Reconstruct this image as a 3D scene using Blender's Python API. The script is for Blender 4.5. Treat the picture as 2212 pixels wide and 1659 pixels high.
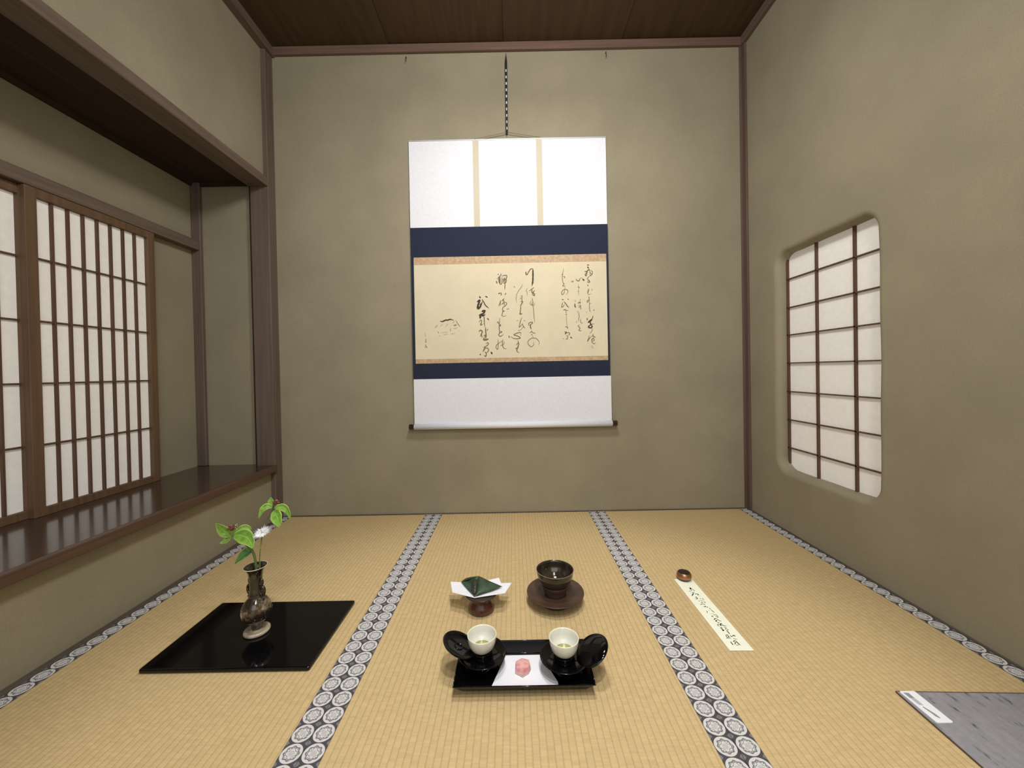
import bpy, math, random
from mathutils import Vector, Matrix, noise
random.seed(7)
for o in list(bpy.data.objects): bpy.data.objects.remove(o, do_unlink=True)
S = bpy.context.scene
COL = S.collection
PI = math.pi

# ------------------------------------------------------------------ camera
cam_d = bpy.data.cameras.new('camera'); cam = bpy.data.objects.new('camera', cam_d); COL.objects.link(cam)
cam_d.sensor_fit = 'HORIZONTAL'; cam_d.sensor_width = 36.0
cam_d.lens = 824.49/2212*36.0
cam_d.shift_y = -20.11/2212
cam_d.clip_start = 0.02
yaw, pitch, roll = -0.002628, 0.010014, 0.019329
cyw, syw, cp, sp = math.cos(yaw), math.sin(yaw), math.cos(pitch), math.sin(pitch)
fwd = Vector((syw*cp, cyw*cp, -sp)); rgt = Vector((cyw, -syw, 0)); dwn = fwd.cross(rgt)
r2 = rgt*math.cos(roll) + dwn*math.sin(roll); d2 = dwn*math.cos(roll) - rgt*math.sin(roll)
mx = Matrix((r2, -d2, -fwd)).transposed().to_4x4(); mx.translation = Vector((0.005121, 0, 0.82524))
cam.matrix_world = mx
S.camera = cam

# ------------------------------------------------------------------ world, lights, exposure
S.view_settings.view_transform = 'Standard'; S.view_settings.look = 'None'
S.view_settings.gamma = 1.0; S.view_settings.use_curve_mapping = False
S.view_settings.exposure = 0.16
W = bpy.data.worlds.new('world'); S.world = W; W.use_nodes = True
W.node_tree.nodes['Background'].inputs[0].default_value = (1.0, 0.97, 0.93, 1)
W.node_tree.nodes['Background'].inputs[1].default_value = 0.50
def area(name, loc, target, sx, sy, power, col=(1, .94, .84), spread=PI):
    l = bpy.data.lights.new(name, 'AREA'); l.shape = 'RECTANGLE'; l.size = sx; l.size_y = sy
    l.energy = power; l.color = col; l.spread = spread
    o = bpy.data.objects.new(name, l); COL.objects.link(o); o.location = loc
    o.rotation_euler = (Vector(target)-Vector(loc)).to_track_quat('-Z', 'Y').to_euler()
    return o
area('ceiling_lamp_light', (0.08, 1.12, 2.36), (0.08, 1.25, 0), 0.36, 0.12, 15, (1, .975, .95))
area('wall_wash_light', (0.12, 0.95, 2.40), (0.10, 2.2, 2.10), 0.30, 0.20, 8.5, (1, .975, .95))
area('front_lamp_light', (0.25, -0.55, 2.60), (0.15, 1.30, 0.3), 0.34, 0.26, 17, (1, .97, .93))
sp_l = bpy.data.lights.new('spot_lamp_light', 'SPOT'); sp_l.energy = 92; sp_l.color = (1, .97, .93); sp_l.spot_size = math.radians(54); sp_l.spot_blend = .55; sp_l.shadow_soft_size = .07
sp_o = bpy.data.objects.new('spot_lamp_light', sp_l); COL.objects.link(sp_o); sp_o.location = (0.25, 0.15, 2.55)
sp_o.rotation_euler = (Vector((.05, .86, 0))-Vector(sp_o.location)).to_track_quat('-Z', 'Y').to_euler()
area('visitor_side_fill', (0.0, -1.4, 1.9), (0, 1.4, 0.9), 2.4, 1.4, 17, (1, .98, .96))  # broad soft fill added behind the camera, not a fixture

# ------------------------------------------------------------------ helpers
class MB:
    def __init__(s): s.v = []; s.f = []; s.m = []; s.sm = []
    def add(s, vs, fs, mi=0, smooth=False):
        b = len(s.v); s.v += [tuple(v) for v in vs]
        for f in fs: s.f.append([b+i for i in f]); s.m.append(mi); s.sm.append(smooth)
        return s
    def box(s, x0, x1, y0, y1, z0, z1, mi=0, bev=0.0):
        if bev <= 0:
            vs = [(x, y, z) for z in (z0, z1) for y in (y0, y1) for x in (x0, x1)]
            fs = [(0, 2, 3, 1), (4, 5, 7, 6), (0, 1, 5, 4), (2, 6, 7, 3), (0, 4, 6, 2), (1, 3, 7, 5)]
            return s.add(vs, fs, mi)
        b = bev; vs = []; idx = {}
        def V(x, y, z):
            k = (round(x, 6), round(y, 6), round(z, 6))
            if k not in idx: idx[k] = len(vs); vs.append(k)
            return idx[k]
        X = (x0, x1); Y = (y0, y1); Z = (z0, z1)
        def P(i, j, k, ax):
            sx = 1 if i == 0 else -1; sy = 1 if j == 0 else -1; sz = 1 if k == 0 else -1
            return V(X[i]+(0 if ax == 0 else b*sx), Y[j]+(0 if ax == 1 else b*sy), Z[k]+(0 if ax == 2 else b*sz))
        fs = []
        for i in (0, 1):
            fs.append([P(i, a, c, 0) for a, c in ((0, 0), (0, 1), (1, 1), (1, 0))])
            fs.append([P(a, i, c, 1) for a, c in ((0, 0), (1, 0), (1, 1), (0, 1))])
            fs.append([P(a, c, i, 2) for a, c in ((0, 0), (0, 1), (1, 1), (1, 0))])
        for i in (0, 1):
            for j in (0, 1):
                fs.append([P(i, j, 0, 0), P(i, j, 1, 0), P(i, j, 1, 1), P(i, j, 0, 1)])
                fs.append([P(i, 0, j, 0), P(i, 1, j, 0), P(i, 1, j, 2), P(i, 0, j, 2)])
                fs.append([P(0, i, j, 1), P(1, i, j, 1), P(1, i, j, 2), P(0, i, j, 2)])
                for k in (0, 1): fs.append([P(i, j, k, 0), P(i, j, k, 1), P(i, j, k, 2)])
        return s.add(vs, fs, mi)
    def lathe(s, prof, c=(0, 0, 0), n=64, mi=0, sx=1.0, sy=1.0, mis=None, wob=None):
        vs = []; fs = []
        for j, (r, z) in enumerate(prof):
            for i in range(n):
                a = 2*PI*i/n; rr = r*(wob(a, z) if wob else 1)
                vs.append((c[0]+rr*math.cos(a)*sx, c[1]+rr*math.sin(a)*sy, c[2]+z))
        base = len(s.v); s.v += vs
        for j in range(len(prof)-1):
            for i in range(n):
                k = (i+1) % n
                s.f.append([base+j*n+i, base+j*n+k, base+(j+1)*n+k, base+(j+1)*n+i]); s.m.append(mis[j] if mis else mi); s.sm.append(True)
        if prof[0][0] > 1e-6: s.f.append([base+i for i in reversed(range(n))]); s.m.append(mis[0] if mis else mi); s.sm.append(False)
        if prof[-1][0] > 1e-6: s.f.append([base+(len(prof)-1)*n+i for i in range(n)]); s.m.append(mis[-1] if mis else mi); s.sm.append(False)
        return s
    def tube(s, pts, rad, n=8, mi=0, closed=False):
        pts = [Vector(p) for p in pts]; m = len(pts); vs = []
        rr = rad if isinstance(rad, (list, tuple)) else [rad]*m
        up = Vector((0.13, 0.31, 0.94))
        for i, p in enumerate(pts):
            t = (pts[(i+1) % m]-pts[i-1]) if closed else (pts[min(i+1, m-1)]-pts[max(i-1, 0)])
            t.normalize(); u = t.cross(up)
            if u.length < 1e-4: u = t.cross(Vector((1, 0, 0)))
            u.normalize(); w = t.cross(u)
            for k in range(n):
                a = 2*PI*k/n; vs.append(p+u*rr[i]*math.cos(a)+w*rr[i]*math.sin(a))
        fs = []
        for i in range(m if closed else m-1):
            j = (i+1) % m
            for k in range(n): l = (k+1) % n; fs.append((i*n+k, i*n+l, j*n+l, j*n+k))
        if not closed: fs += [tuple(range(n)), tuple(reversed([(m-1)*n+k for k in range(n)]))]
        return s.add(vs, fs, mi, True)
    def sphere(s, c, r, mi=0, n=12, m=8, sc=(1, 1, 1)):
        prof = [(r*math.sin(PI*j/m) if 0 < j < m else 0.0, -r*math.cos(PI*j/m)) for j in range(m+1)]
        vs = []; fs = []
        for (q, z) in prof:
            for i in range(n): a = 2*PI*i/n; vs.append((c[0]+q*math.cos(a)*sc[0], c[1]+q*math.sin(a)*sc[1], c[2]+z*sc[2]))
        for j in range(m):
            for i in range(n): k = (i+1) % n; fs.append((j*n+i, j*n+k, (j+1)*n+k, (j+1)*n+i))
        return s.add(vs, fs, mi, True)
    def slab(s, poly, z0, z1, mi=0):
        n = len(poly); vs = [(x, y, z0) for x, y in poly]+[(x, y, z1) for x, y in poly]
        fs = [tuple(reversed(range(n))), tuple(range(n, 2*n))]+[(i, (i+1) % n, n+(i+1) % n, n+i) for i in range(n)]
        return s.add(vs, fs, mi)

def root_origin(p):
    while p.parent: p = p.parent
    return Vector(p.location)
def build(name, mb, mats, parent=None, label=None, local=False, weld=True):
    if not isinstance(mats, (list, tuple)): mats = [mats]
    me = bpy.data.meshes.new(name)
    off = root_origin(parent) if (parent and not local) else Vector((0, 0, 0))
    me.from_pydata([tuple(Vector(v)-off) for v in mb.v], [], mb.f)
    for m in mats: me.materials.append(m)
    me.polygons.foreach_set('material_index', mb.m); me.polygons.foreach_set('use_smooth', mb.sm)
    import bmesh
    bm = bmesh.new(); bm.from_mesh(me)
    if weld: bmesh.ops.remove_doubles(bm, verts=bm.verts, dist=1e-6)
    bmesh.ops.recalc_face_normals(bm, faces=bm.faces)
    bm.to_mesh(me); bm.free(); me.update()
    o = bpy.data.objects.new(name, me); COL.objects.link(o)
    if parent: o.parent = parent
    if label: o['label'] = label
    return o
def tag(o, label, cat, group=None):
    o['label'] = label; o['category'] = cat
    if group: o['group'] = group
    return o
def thing(name, loc, label, cat, group=None):
    o = bpy.data.objects.new(name, None); COL.objects.link(o); o.location = loc; o.empty_display_size = .02
    return tag(o, label, cat, group)
def struct(name, mb, mats, label, cat='wall', parent=None):
    o = build(name, mb, mats, parent)
    if not parent: o['kind'] = 'structure'; o['label'] = label; o['category'] = cat
    return o
def struct_root(name, loc, label, cat):
    o = thing(name, loc, label, cat); o['kind'] = 'structure'; return o
def copy_tree(o, parent=None):
    c = o.copy(); COL.objects.link(c)
    if parent: c.parent = parent
    for ch in [x for x in bpy.data.objects if x.parent == o]: copy_tree(ch, c)
    return c
def catmull(pts, n=6):
    P = [Vector(p) for p in pts]
    if len(P) == 2: return [P[0].lerp(P[1], i/n) for i in range(n+1)]
    Q = [2*P[0]-P[1]]+P+[2*P[-1]-P[-2]]; out = []
    for i in range(1, len(Q)-2):
        for k in range(n):
            t = k/n; a, b, c, d = Q[i-1:i+3]
            out.append(0.5*((2*b)+(c-a)*t+(2*a-5*b+4*c-d)*t*t+(3*b-a-3*c+d)*t**3))
    out.append(P[-1]); return out
def bez(a, b, c, t): return a*(1-t)**2+b*2*t*(1-t)+c*t*t

# ------------------------------------------------------------------ materials
class NT:
    def __init__(s, name):
        s.mat = bpy.data.materials.new(name); s.mat.use_nodes = True; s.t = s.mat.node_tree
        s.b = s.t.nodes['Principled BSDF']
    def n(s, typ, **kw):
        x = s.t.nodes.new(typ)
        for k, v in kw.items(): setattr(x, k, v)
        return x
    def l(s, a, b): s.t.links.new(a, b)
    def m(s, op, a, b=None, c=None):
        x = s.n('ShaderNodeMath', operation=op)
        for i, q in enumerate((a, b, c)):
            if q is None: continue
            if isinstance(q, (int, float)): x.inputs[i].default_value = q
            else: s.l(q, x.inputs[i])
        return x.outputs[0]
    def coord(s): return s.n('ShaderNodeTexCoord').outputs['Object']
    def xyz(s, v):
        x = s.n('ShaderNodeSeparateXYZ'); s.l(v, x.inputs[0]); return x.outputs
    def comb(s, a, b, c):
        x = s.n('ShaderNodeCombineXYZ')
        for i, q in enumerate((a, b, c)):
            if isinstance(q, (int, float)): x.inputs[i].default_value = q
            else: s.l(q, x.inputs[i])
        return x.outputs[0]
    def mapv(s, v, sc):
        x = s.n('ShaderNodeMapping'); s.l(v, x.inputs[0]); x.inputs['Scale'].default_value = sc; return x.outputs[0]
    def noise(s, v, scale, det=3, rough=.5):
        x = s.n('ShaderNodeTexNoise'); s.l(v, x.inputs['Vector']); x.inputs['Scale'].default_value = scale
        x.inputs['Detail'].default_value = det; x.inputs['Roughness'].default_value = rough; return x.outputs['Fac']
    def ramp(s, f, stops):
        x = s.n('ShaderNodeValToRGB'); s.l(f, x.inputs[0]); e = x.color_ramp.elements
        while len(e) < len(stops): e.new(.5)
        for i, (p, c) in enumerate(stops): e[i].position = p; e[i].color = (*c, 1)
        return x.outputs[0]
    def mix(s, f, a, b, typ='MIX'):
        x = s.n('ShaderNodeMix', data_type='RGBA', blend_type=typ)
        for i, q in ((0, f), (6, a), (7, b)):
            if isinstance(q, (int, float)): x.inputs[i].default_value = q
            elif isinstance(q, tuple): x.inputs[i].default_value = (*q, 1)
            else: s.l(q, x.inputs[i])
        return x.outputs[2]
    def bump(s, h, strength=.3, dist=.001):
        x = s.n('ShaderNodeBump'); x.inputs['Strength'].default_value = strength; x.inputs['Distance'].default_value = dist
        s.l(h, x.inputs['Height']); s.l(x.outputs[0], s.b.inputs['Normal'])
    def col(s, c):
        if isinstance(c, tuple): s.b.inputs['Base Color'].default_value = (*c, 1)
        else: s.l(c, s.b.inputs['Base Color'])
    def set(s, rough=.6, spec=.5, coat=0, metal=0):
        s.b.inputs['Roughness'].default_value = rough; s.b.inputs['Specular IOR Level'].default_value = spec
        s.b.inputs['Coat Weight'].default_value = coat; s.b.inputs['Metallic'].default_value = metal
        return s

def mat_plaster():
    t = NT('clay_plaster'); c = t.coord()
    f = t.noise(c, 2.3, 4, .6); g = t.noise(c, 420, 2, .6); h = t.noise(t.mapv(c, (9, 9, 1.2)), 1.0, 4, .6)
    a = t.ramp(f, [(.3, PLA), (.7, PLB)])
    a = t.mix(t.m('MULTIPLY', h, .18), a, (.42, .36, .25))
    a = t.mix(.35, a, t.ramp(g, [(.35, (.55, .55, .55)), (.65, (1, 1, 1))]), 'MULTIPLY')
    t.col(a); t.set(.95, .15); t.bump(g, .25, .0012); return t.mat
PLA = (.282, .252, .174); PLB = (.352, .314, .218)
def mat_wood(name, c0, c1, axis='y', rough=.55, spec=.35, coat=0, scale=1.0, fr=60):
    t = NT(name); c = t.coord()
    lo = 2.0; sc = {'x': (lo, fr, fr), 'y': (fr, lo, fr), 'z': (fr, fr, lo)}[axis]
    f = t.noise(t.mapv(c, sc), scale, 5, .6); g = t.noise(c, 3.0, 2)
    a = t.ramp(f, [(.3, c0), (.72, c1)])
    a = t.mix(t.m('MULTIPLY', g, .3), a, tuple(x*.6 for x in c0))
    t.col(a); t.set(rough, spec, coat); t.bump(f, .12, .0008); return t.mat
def mat_plain(name, c, rough=.6, spec=.5, coat=0, metal=0, mott=.0, sc=30, bump=0):
    t = NT(name)
    if mott > 0 or bump > 0:
        f = t.noise(t.coord(), sc, 4, .6)
        t.col(t.ramp(f, [(.3, tuple(x*(1-mott) for x in c)), (.7, tuple(min(1, x*(1+mott)) for x in c))]))
        if bump > 0: t.bump(f, bump, .0006)
    else: t.col(c)
    t.set(rough, spec, coat, metal); return t.mat
def mat_tatami():
    t = NT('woven_rush'); x, y, z = t.xyz(t.coord())
    px = .0162
    u = t.m('DIVIDE', x, px); cell = t.m('FLOOR', u); fx = t.m('SUBTRACT', u, cell)
    d = t.m('ABSOLUTE', t.m('SUBTRACT', fx, .5))                       # .5 at grooves
    gro = t.m('SMOOTH_MIN', t.m('MULTIPLY', t.m('MAXIMUM', t.m('SUBTRACT', d, .35), 0), 6.7), 1, .1)
    v1 = t.comb(t.m('MULTIPLY', cell, 3.713), t.m('MULTIPLY', y, 210), 0)
    r1 = t.noise(v1, 1.0, 2, .6)
    v2 = t.comb(t.m('MULTIPLY', cell, 1.31), t.m('MULTIPLY', y, 75), 3)
    r2 = t.noise(v2, 1.0, 2, .5)
    v3 = t.comb(t.m('MULTIPLY', x, 60), t.m('MULTIPLY', y, 420), 0)
    r3 = t.noise(v3, 1.0, 3, .6)
    big = t.noise(t.comb(x, y, 0), 3.2, 2)
    a = t.ramp(r1, [(.28, TAT0), (.72, TAT1)])
    a = t.mix(t.m('MULTIPLY', r3, .55), a, TAT2)
    a = t.mix(.48, a, t.ramp(r2, [(.3, (.80, .78, .74)), (.7, (1.05, 1.05, 1.05))]), 'MULTIPLY')
    a = t.mix(t.m('MULTIPLY', t.m('MULTIPLY', gro, r3), .78), a, (.235, .158, .078))
    a = t.mix(t.m('MULTIPLY', big, .22), a, (.46, .40, .20))
    t.col(a); t.set(.62, .30)
    arch = t.m('SQRT', t.m('MAXIMUM', t.m('SUBTRACT', 1, t.m('MULTIPLY', t.m('MULTIPLY', d, d), 3.9)), .0))
    h = t.m('ADD', t.m('MULTIPLY', arch, .9), t.m('MULTIPLY', r1, .35))
    t.bump(h, .6, .0012); return t.mat
TAT0 = (.50, .358, .172); TAT1 = (.62, .457, .232); TAT2 = (.69, .525, .285)
def mat_border():
    t = NT('patterned_cloth_border'); x, y, z = t.xyz(t.coord()); P = .0464; Wd = .048
    u = t.m('SUBTRACT', t.m('FRACT', t.m('DIVIDE', x, Wd)), .5); v = t.m('SUBTRACT', t.m('FRACT', t.m('DIVIDE', y, P)), .5)
    r = t.m('SQRT', t.m('ADD', t.m('MULTIPLY', u, u), t.m('MULTIPLY', v, v)))
    th = t.m('ARCTAN2', v, u)
    disc = t.m('LESS_THAN', r, .478)
    R = t.m('ADD', .325, t.m('MULTIPLY', t.m('COSINE', t.m('MULTIPLY', th, 8)), .028))
    ring = t.m('LESS_THAN', t.m('ABSOLUTE', t.m('SUBTRACT', r, R)), .030)
    R2 = t.m('ADD', .225, t.m('MULTIPLY', t.m('COSINE', t.m('MULTIPLY', th, 4)), .045))
    ring2 = t.m('LESS_THAN', t.m('ABSOLUTE', t.m('SUBTRACT', r, R2)), .014)
    ray = t.m('MULTIPLY', t.m('GREATER_THAN', t.m('COSINE', t.m('MULTIPLY', th, 16)), .35), t.m('LESS_THAN', t.m('ABSOLUTE', t.m('SUBTRACT', r, .285)), .03))
    gx = t.m('GREATER_THAN', t.m('SINE', t.m('MULTIPLY', u, 110)), .0); gy = t.m('GREATER_THAN', t.m('SINE', t.m('MULTIPLY', v, 95)), -.2)
    cen = t.m('MULTIPLY', t.m('MULTIPLY', gx, gy), t.m('LESS_THAN', r, .14))
    dark = t.m('MINIMUM', t.m('ADD', t.m('ADD', ring, ring2), t.m('ADD', ray, cen)), 1)
    qx = t.m('SUBTRACT', .5, t.m('ABSOLUTE', u)); qy = t.m('SUBTRACT', .5, t.m('ABSOLUTE', v))
    q = t.m('ADD', qx, qy)
    fin = t.noise(t.comb(x, y, 0), 900, 2, .6)
    dia = t.m('MULTIPLY', t.m('LESS_THAN', q, .15), t.m('GREATER_THAN', fin, .47))
    bg = t.mix(t.m('MULTIPLY', dia, .8), (.075, .070, .078), (.30, .29, .30))
    li = t.mix(t.m('MULTIPLY', dark, .86), (.62, .615, .60), (.10, .095, .105))
    a = t.mix(disc, bg, li); a = t.mix(.2, a, t.ramp(fin, [(.3, (.7, .7, .7)), (.7, (1, 1, 1))]), 'MULTIPLY')
    t.col(a); t.set(.8, .2); t.bump(disc, .15, .0004); return t.mat
def mat_gold():
    t = NT('gold_brocade'); c = t.coord()
    f = t.noise(c, 55, 3, .6); g = t.noise(c, 160, 2)
    a = t.ramp(f, [(.42, (.47, .315, .180)), (.62, (.56, .41, .25))]); a = t.mix(t.m('MULTIPLY', t.m('GREATER_THAN', g, .67), .45), a, (.76, .60, .42))
    t.col(a); t.set(.55, .4); return t.mat
def mat_vase():
    t = NT('mottled_glaze'); c = t.coord()
    f = t.noise(c, 26, 3, .6); g = t.noise(c, 11, 2)
    z = t.xyz(c)[2]
    a = t.ramp(f, [(.44, (.022, .015, .010)), (.54, (.070, .048, .028)), (.63, (.24, .20, .13)), (.78, (.36, .32, .23))])
    up = t.m('SMOOTH_MAX', t.m('MINIMUM', t.m('MULTIPLY', t.m('SUBTRACT', z, .085), 25), 1), 0, .05)
    a = t.mix(t.m('MULTIPLY', up, .88), a, (.022, .016, .009))
    t.col(a); t.set(.15, .5, .3); t.bump(g, .2, .002); return t.mat
def mat_leaf(name, c0, c1, edge):
    t = NT(name); u = t.n('ShaderNodeUVMap').outputs[0]; x, y, z = t.xyz(u)
    e = t.m('ABSOLUTE', t.m('SUBTRACT', y, .5))
    vein = t.m('SINE', t.m('ADD', t.m('MULTIPLY', x, 55), t.m('MULTIPLY', e, -40)))
    f = t.noise(t.comb(t.m('MULTIPLY', x, 6), t.m('MULTIPLY', y, 5), 0), 1.0, 3)
    a = t.ramp(f, [(.35, c0), (.65, c1)])
    a = t.mix(t.m('MULTIPLY', t.m('GREATER_THAN', vein, .8), .25), a, c0)
    a = t.mix(t.m('LESS_THAN', e, .018), a, tuple(min(1, v*1.5) for v in c1))
    em = t.m('MINIMUM', t.m('MAXIMUM', t.m('MULTIPLY', t.m('SUBTRACT', e, .36), 9), 0), 1)
    a = t.mix(t.m('MULTIPLY', em, .85), a, edge)
    t.col(a); t.set(.45, .4); t.b.inputs['Subsurface Weight'].default_value = 0.0
    return t.mat
def mat_paperglow():
    t = NT('shoji_paper'); f = t.noise(t.coord(), 40, 4, .6)
    t.col(t.ramp(f, [(.3, (.80, .775, .73)), (.7, (.86, .835, .79))])); t.set(.9, .1)
    t.b.inputs['Emission Color'].default_value = (1, .965, .92, 1); t.b.inputs['Emission Strength'].default_value = SHOJI_GLOW  # faint emission put in for light coming from behind the paper
    return t.mat
SHOJI_GLOW = 0.10
M = {}
M['plaster'] = mat_plaster()
M['post'] = mat_wood('grey_brown_post', (.118, .084, .066), (.180, .132, .106), 'z', .6)
M['postx'] = mat_wood('trim_wood_across', (.130, .080, .058), (.215, .135, .100), 'x', .5)
M['posty'] = mat_wood('trim_wood_deep', (.120, .084, .063), (.190, .137, .106), 'y', .55)
M['ceil'] = mat_wood('ceiling_board', (.055, .030, .014), (.090, .052, .026), 'y', .6, .3, fr=28)
M['under'] = mat_wood('recess_board', (.035, .022, .014), (.060, .038, .024), 'y', .7, .2)
M['shelf'] = mat_wood('lacquered_shelf', (.040, .024, .016), (.070, .042, .028), 'y', .19, .5, .25)
M['shelfedge'] = mat_wood('shelf_edge_wood', (.085, .048, .030), (.135, .078, .050), 'y', .4)
M['shoji'] = mat_wood('shoji_frame_wood', (.115, .066, .034), (.190, .112, .060), 'z', .6)
M['bar'] = mat_wood('shoji_bar_wood', (.090, .045, .026), (.150, .080, .048), 'z', .6)
M['postr'] = mat_wood('right_post_wood', (.105, .066, .050), (.160, .104, .082), 'z', .6)
M['blacktray'] = mat_plain('black_tray_lacquer', (.0025, .0025, .003), .10, .18)
M['shojipaper'] = mat_paperglow()
M['tatami'] = mat_tatami(); M['border'] = mat_border()
M['floorwood'] = mat_wood('floor_edge_wood', (.085, .068, .055), (.130, .105, .085), 'y', .6)
M['black'] = mat_plain('black_lacquer', (.0025, .0025, .003), .07, .32, .0)
M['scrollwhite'] = mat_plain('white_scroll_silk', (.775, .79, .835), .8, .2, mott=.05, sc=120, bump=.15)
M['scrollbeige'] = mat_plain('beige_strip', (.60, .54, .42), .8, .2, mott=.05, sc=200)
M['navy'] = mat_plain('navy_silk', (.020, .0255, .050), .8, .2, mott=.12, sc=90)
M['gold'] = mat_gold()
M['washi'] = mat_plain('aged_paper', (.715, .635, .455), .85, .15, mott=.045, sc=7)
M['roller'] = mat_plain('dark_roller', (.035, .012, .009), .2, .5, .3)
M['inkd'] = mat_plain('ink_dark', (.070, .060, .040), .9, .1)
M['inkm'] = mat_plain('ink_medium', (.185, .150, .098), .9, .1)
M['inkl'] = mat_plain('ink_light', (.34, .29, .195), .9, .1)
M['inkf'] = mat_plain('ink_faint', (.47, .41, .28), .9, .1)
M['inkslip'] = mat_plain('slip_ink', (.022, .024, .016), .9, .1)
M['inkslip2'] = mat_plain('slip_ink_thin', (.14, .15, .10), .9, .1)
M['blackplastic'] = mat_plain('black_plastic', (.012, .010, .009), .6, .3)
M['cordm'] = mat_plain('olive_cord', (.22, .19, .12), .8)
M['iron'] = mat_plain('dark_iron', (.05, .035, .03), .5, .5, metal=.6)
M['vase'] = mat_vase(); M['vaserim'] = mat_plain('vase_rim', (.50, .45, .32), .3)
M['vasefoot'] = mat_plain('vase_foot_glaze', (.33, .28, .20), .2, .5, .4, mott=.35, sc=40)
M['stem'] = mat_plain('green_stem', (.09, .16, .04), .6); M['stemthin'] = mat_plain('thin_stem', (.26, .24, .09), .6)
M['leafa'] = mat_leaf('variegated_leaf', (.12, .26, .035), (.22, .40, .055), (.42, .58, .13))
M['leafd'] = mat_leaf('dark_leaf', (.035, .13, .025), (.07, .21, .035), (.10, .26, .05))
M['bud'] = mat_plain('red_brown_bud', (.16, .045, .03), .5, mott=.3, sc=300); M['budw'] = mat_plain('pale_bud', (.72, .66, .52), .6)
M['petal'] = mat_plain('white_petal', (.82, .84, .90), .7, .2)
M['whitepaper'] = mat_plain('white_paper', (.80, .80, .86), .85, .2, mott=.03, sc=20)
M['standwood'] = mat_wood('red_lacquer_stand', (.050, .014, .008), (.115, .032, .018), 'z', .28, .5, .3)
M['standtop'] = mat_plain('dark_stand_top', (.03, .018, .014), .3)
M['wrapleaf'] = mat_plain('dark_wrap_leaf', (.030, .060, .028), .45, .4, mott=.35, sc=45)
M['wrapin'] = mat_plain('wrapped_filling', (.028, .030, .024), .4, .5, mott=.5, sc=80, bump=.5)
M['teabowl'] = mat_plain('tenmoku_glaze', (.026, .019, .011), .12, .5, .35, mott=.35, sc=35)
M['bowlrim'] = mat_plain('pale_bowl_rim', (.30, .24, .16), .3)
M['saucer'] = mat_wood('bowl_stand_wood', (.050, .026, .016), (.100, .056, .036), 'x', .42, .4, .05, fr=45)
M['cupg'] = mat_plain('celadon_white', (.70, .70, .63), .14, .5, .5, mott=.05, sc=60)
M['cuprim'] = mat_plain('cup_rim', (.86, .85, .66), .3)
M['tea'] = mat_plain('green_tea', (.42, .42, .07), .05, .5)
M['pink'] = None
t = NT('pink_jelly'); c = t.coord(); f = t.noise(c, 75, 3, .6); z = t.xyz(c)[2]
a = t.mix(t.ramp(f, [(.38, (.0,)*3), (.62, (1,)*3)]), (.72, .42, .38), (.68, .24, .27))
a = t.mix(t.m('MAXIMUM', t.m('MINIMUM', t.m('MULTIPLY', t.m('SUBTRACT', .0095, z), 130), 1), 0), a, (.70, .58, .46))
t.col(a); t.set(.5, .4); t.b.inputs['Subsurface Weight'].default_value = .25; t.b.inputs['Subsurface Scale'].default_value = .006; M['pink'] = t.mat
M['slip'] = mat_plain('pale_green_slip', (.84, .86, .70), .85, .15, mott=.03, sc=40)
M['bronze'] = mat_plain('bronze', (.36, .19, .10), .34, .5, metal=.85, mott=.15, sc=50)
M['bronzedark'] = mat_plain('dark_bronze', (.045, .028, .016), .35, .5, metal=.5)
t = NT('grey_print_sheet'); c = t.coord(); f = t.noise(t.mapv(c, (48, 11, 1)), 1.0, 4, .7); g = t.noise(c, 90, 3)
a = t.ramp(f, [(.335, (.06, .06, .065)), (.42, (.27, .265, .285)), (.7, (.32, .315, .335))]); a = t.mix(.3, a, t.ramp(g, [(.3, (.7,)*3), (.7, (1.1,)*3)]), 'MULTIPLY')
t.col(a); t.set(.75, .3); M['greysheet'] = t.mat
M['sheetedge'] = mat_plain('sheet_edge', (.10, .065, .055), .7)
M['card'] = mat_plain('white_card', (.86, .88, .90), .4, .4); M['cardmark'] = mat_plain('grey_card_mark', (.27, .28, .33), .6); M['cardlight'] = mat_plain('pale_card_mark', (.48, .48, .54), .6)

D = 2.2174
YB = -1.6        # room runs back past the camera
# ------------------------------------------------------------------ room shell
struct('floor', MB().box(-1.80, 1.50, YB, D+.10, -.12, -.052), M['floorwood'], 'wooden sub-floor beneath the tatami mats', 'floor')
struct('wall_back', MB().box(-1.36, 1.42, D, D+.08, -.05, 2.80), M['plaster'], 'grey-tan clay plaster wall behind the hanging scroll', 'wall')
wl = MB().box(-1.47, -1.375, YB, D-.05, 1.93, 2.80).box(-1.47, -1.375, YB, D-.05, -.05, .284)
struct('wall_left', wl, M['plaster'], 'clay plaster wall above and below the window recess on the left', 'wall')
wr = MB()
wr.box(-1.92, -1.80, .10, D+.02, .27, 1.96)                       # rear of the recess
wr.box(-1.80, -1.452, 2.182, D+.02, .27, 1.96)                    # its far end
wr.box(-1.80, -1.452, .04, .10, .27, 1.96)
struct('wall_recess', wr, M['plaster'], 'shaded plaster lining of the window recess on the left', 'wall')
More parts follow.
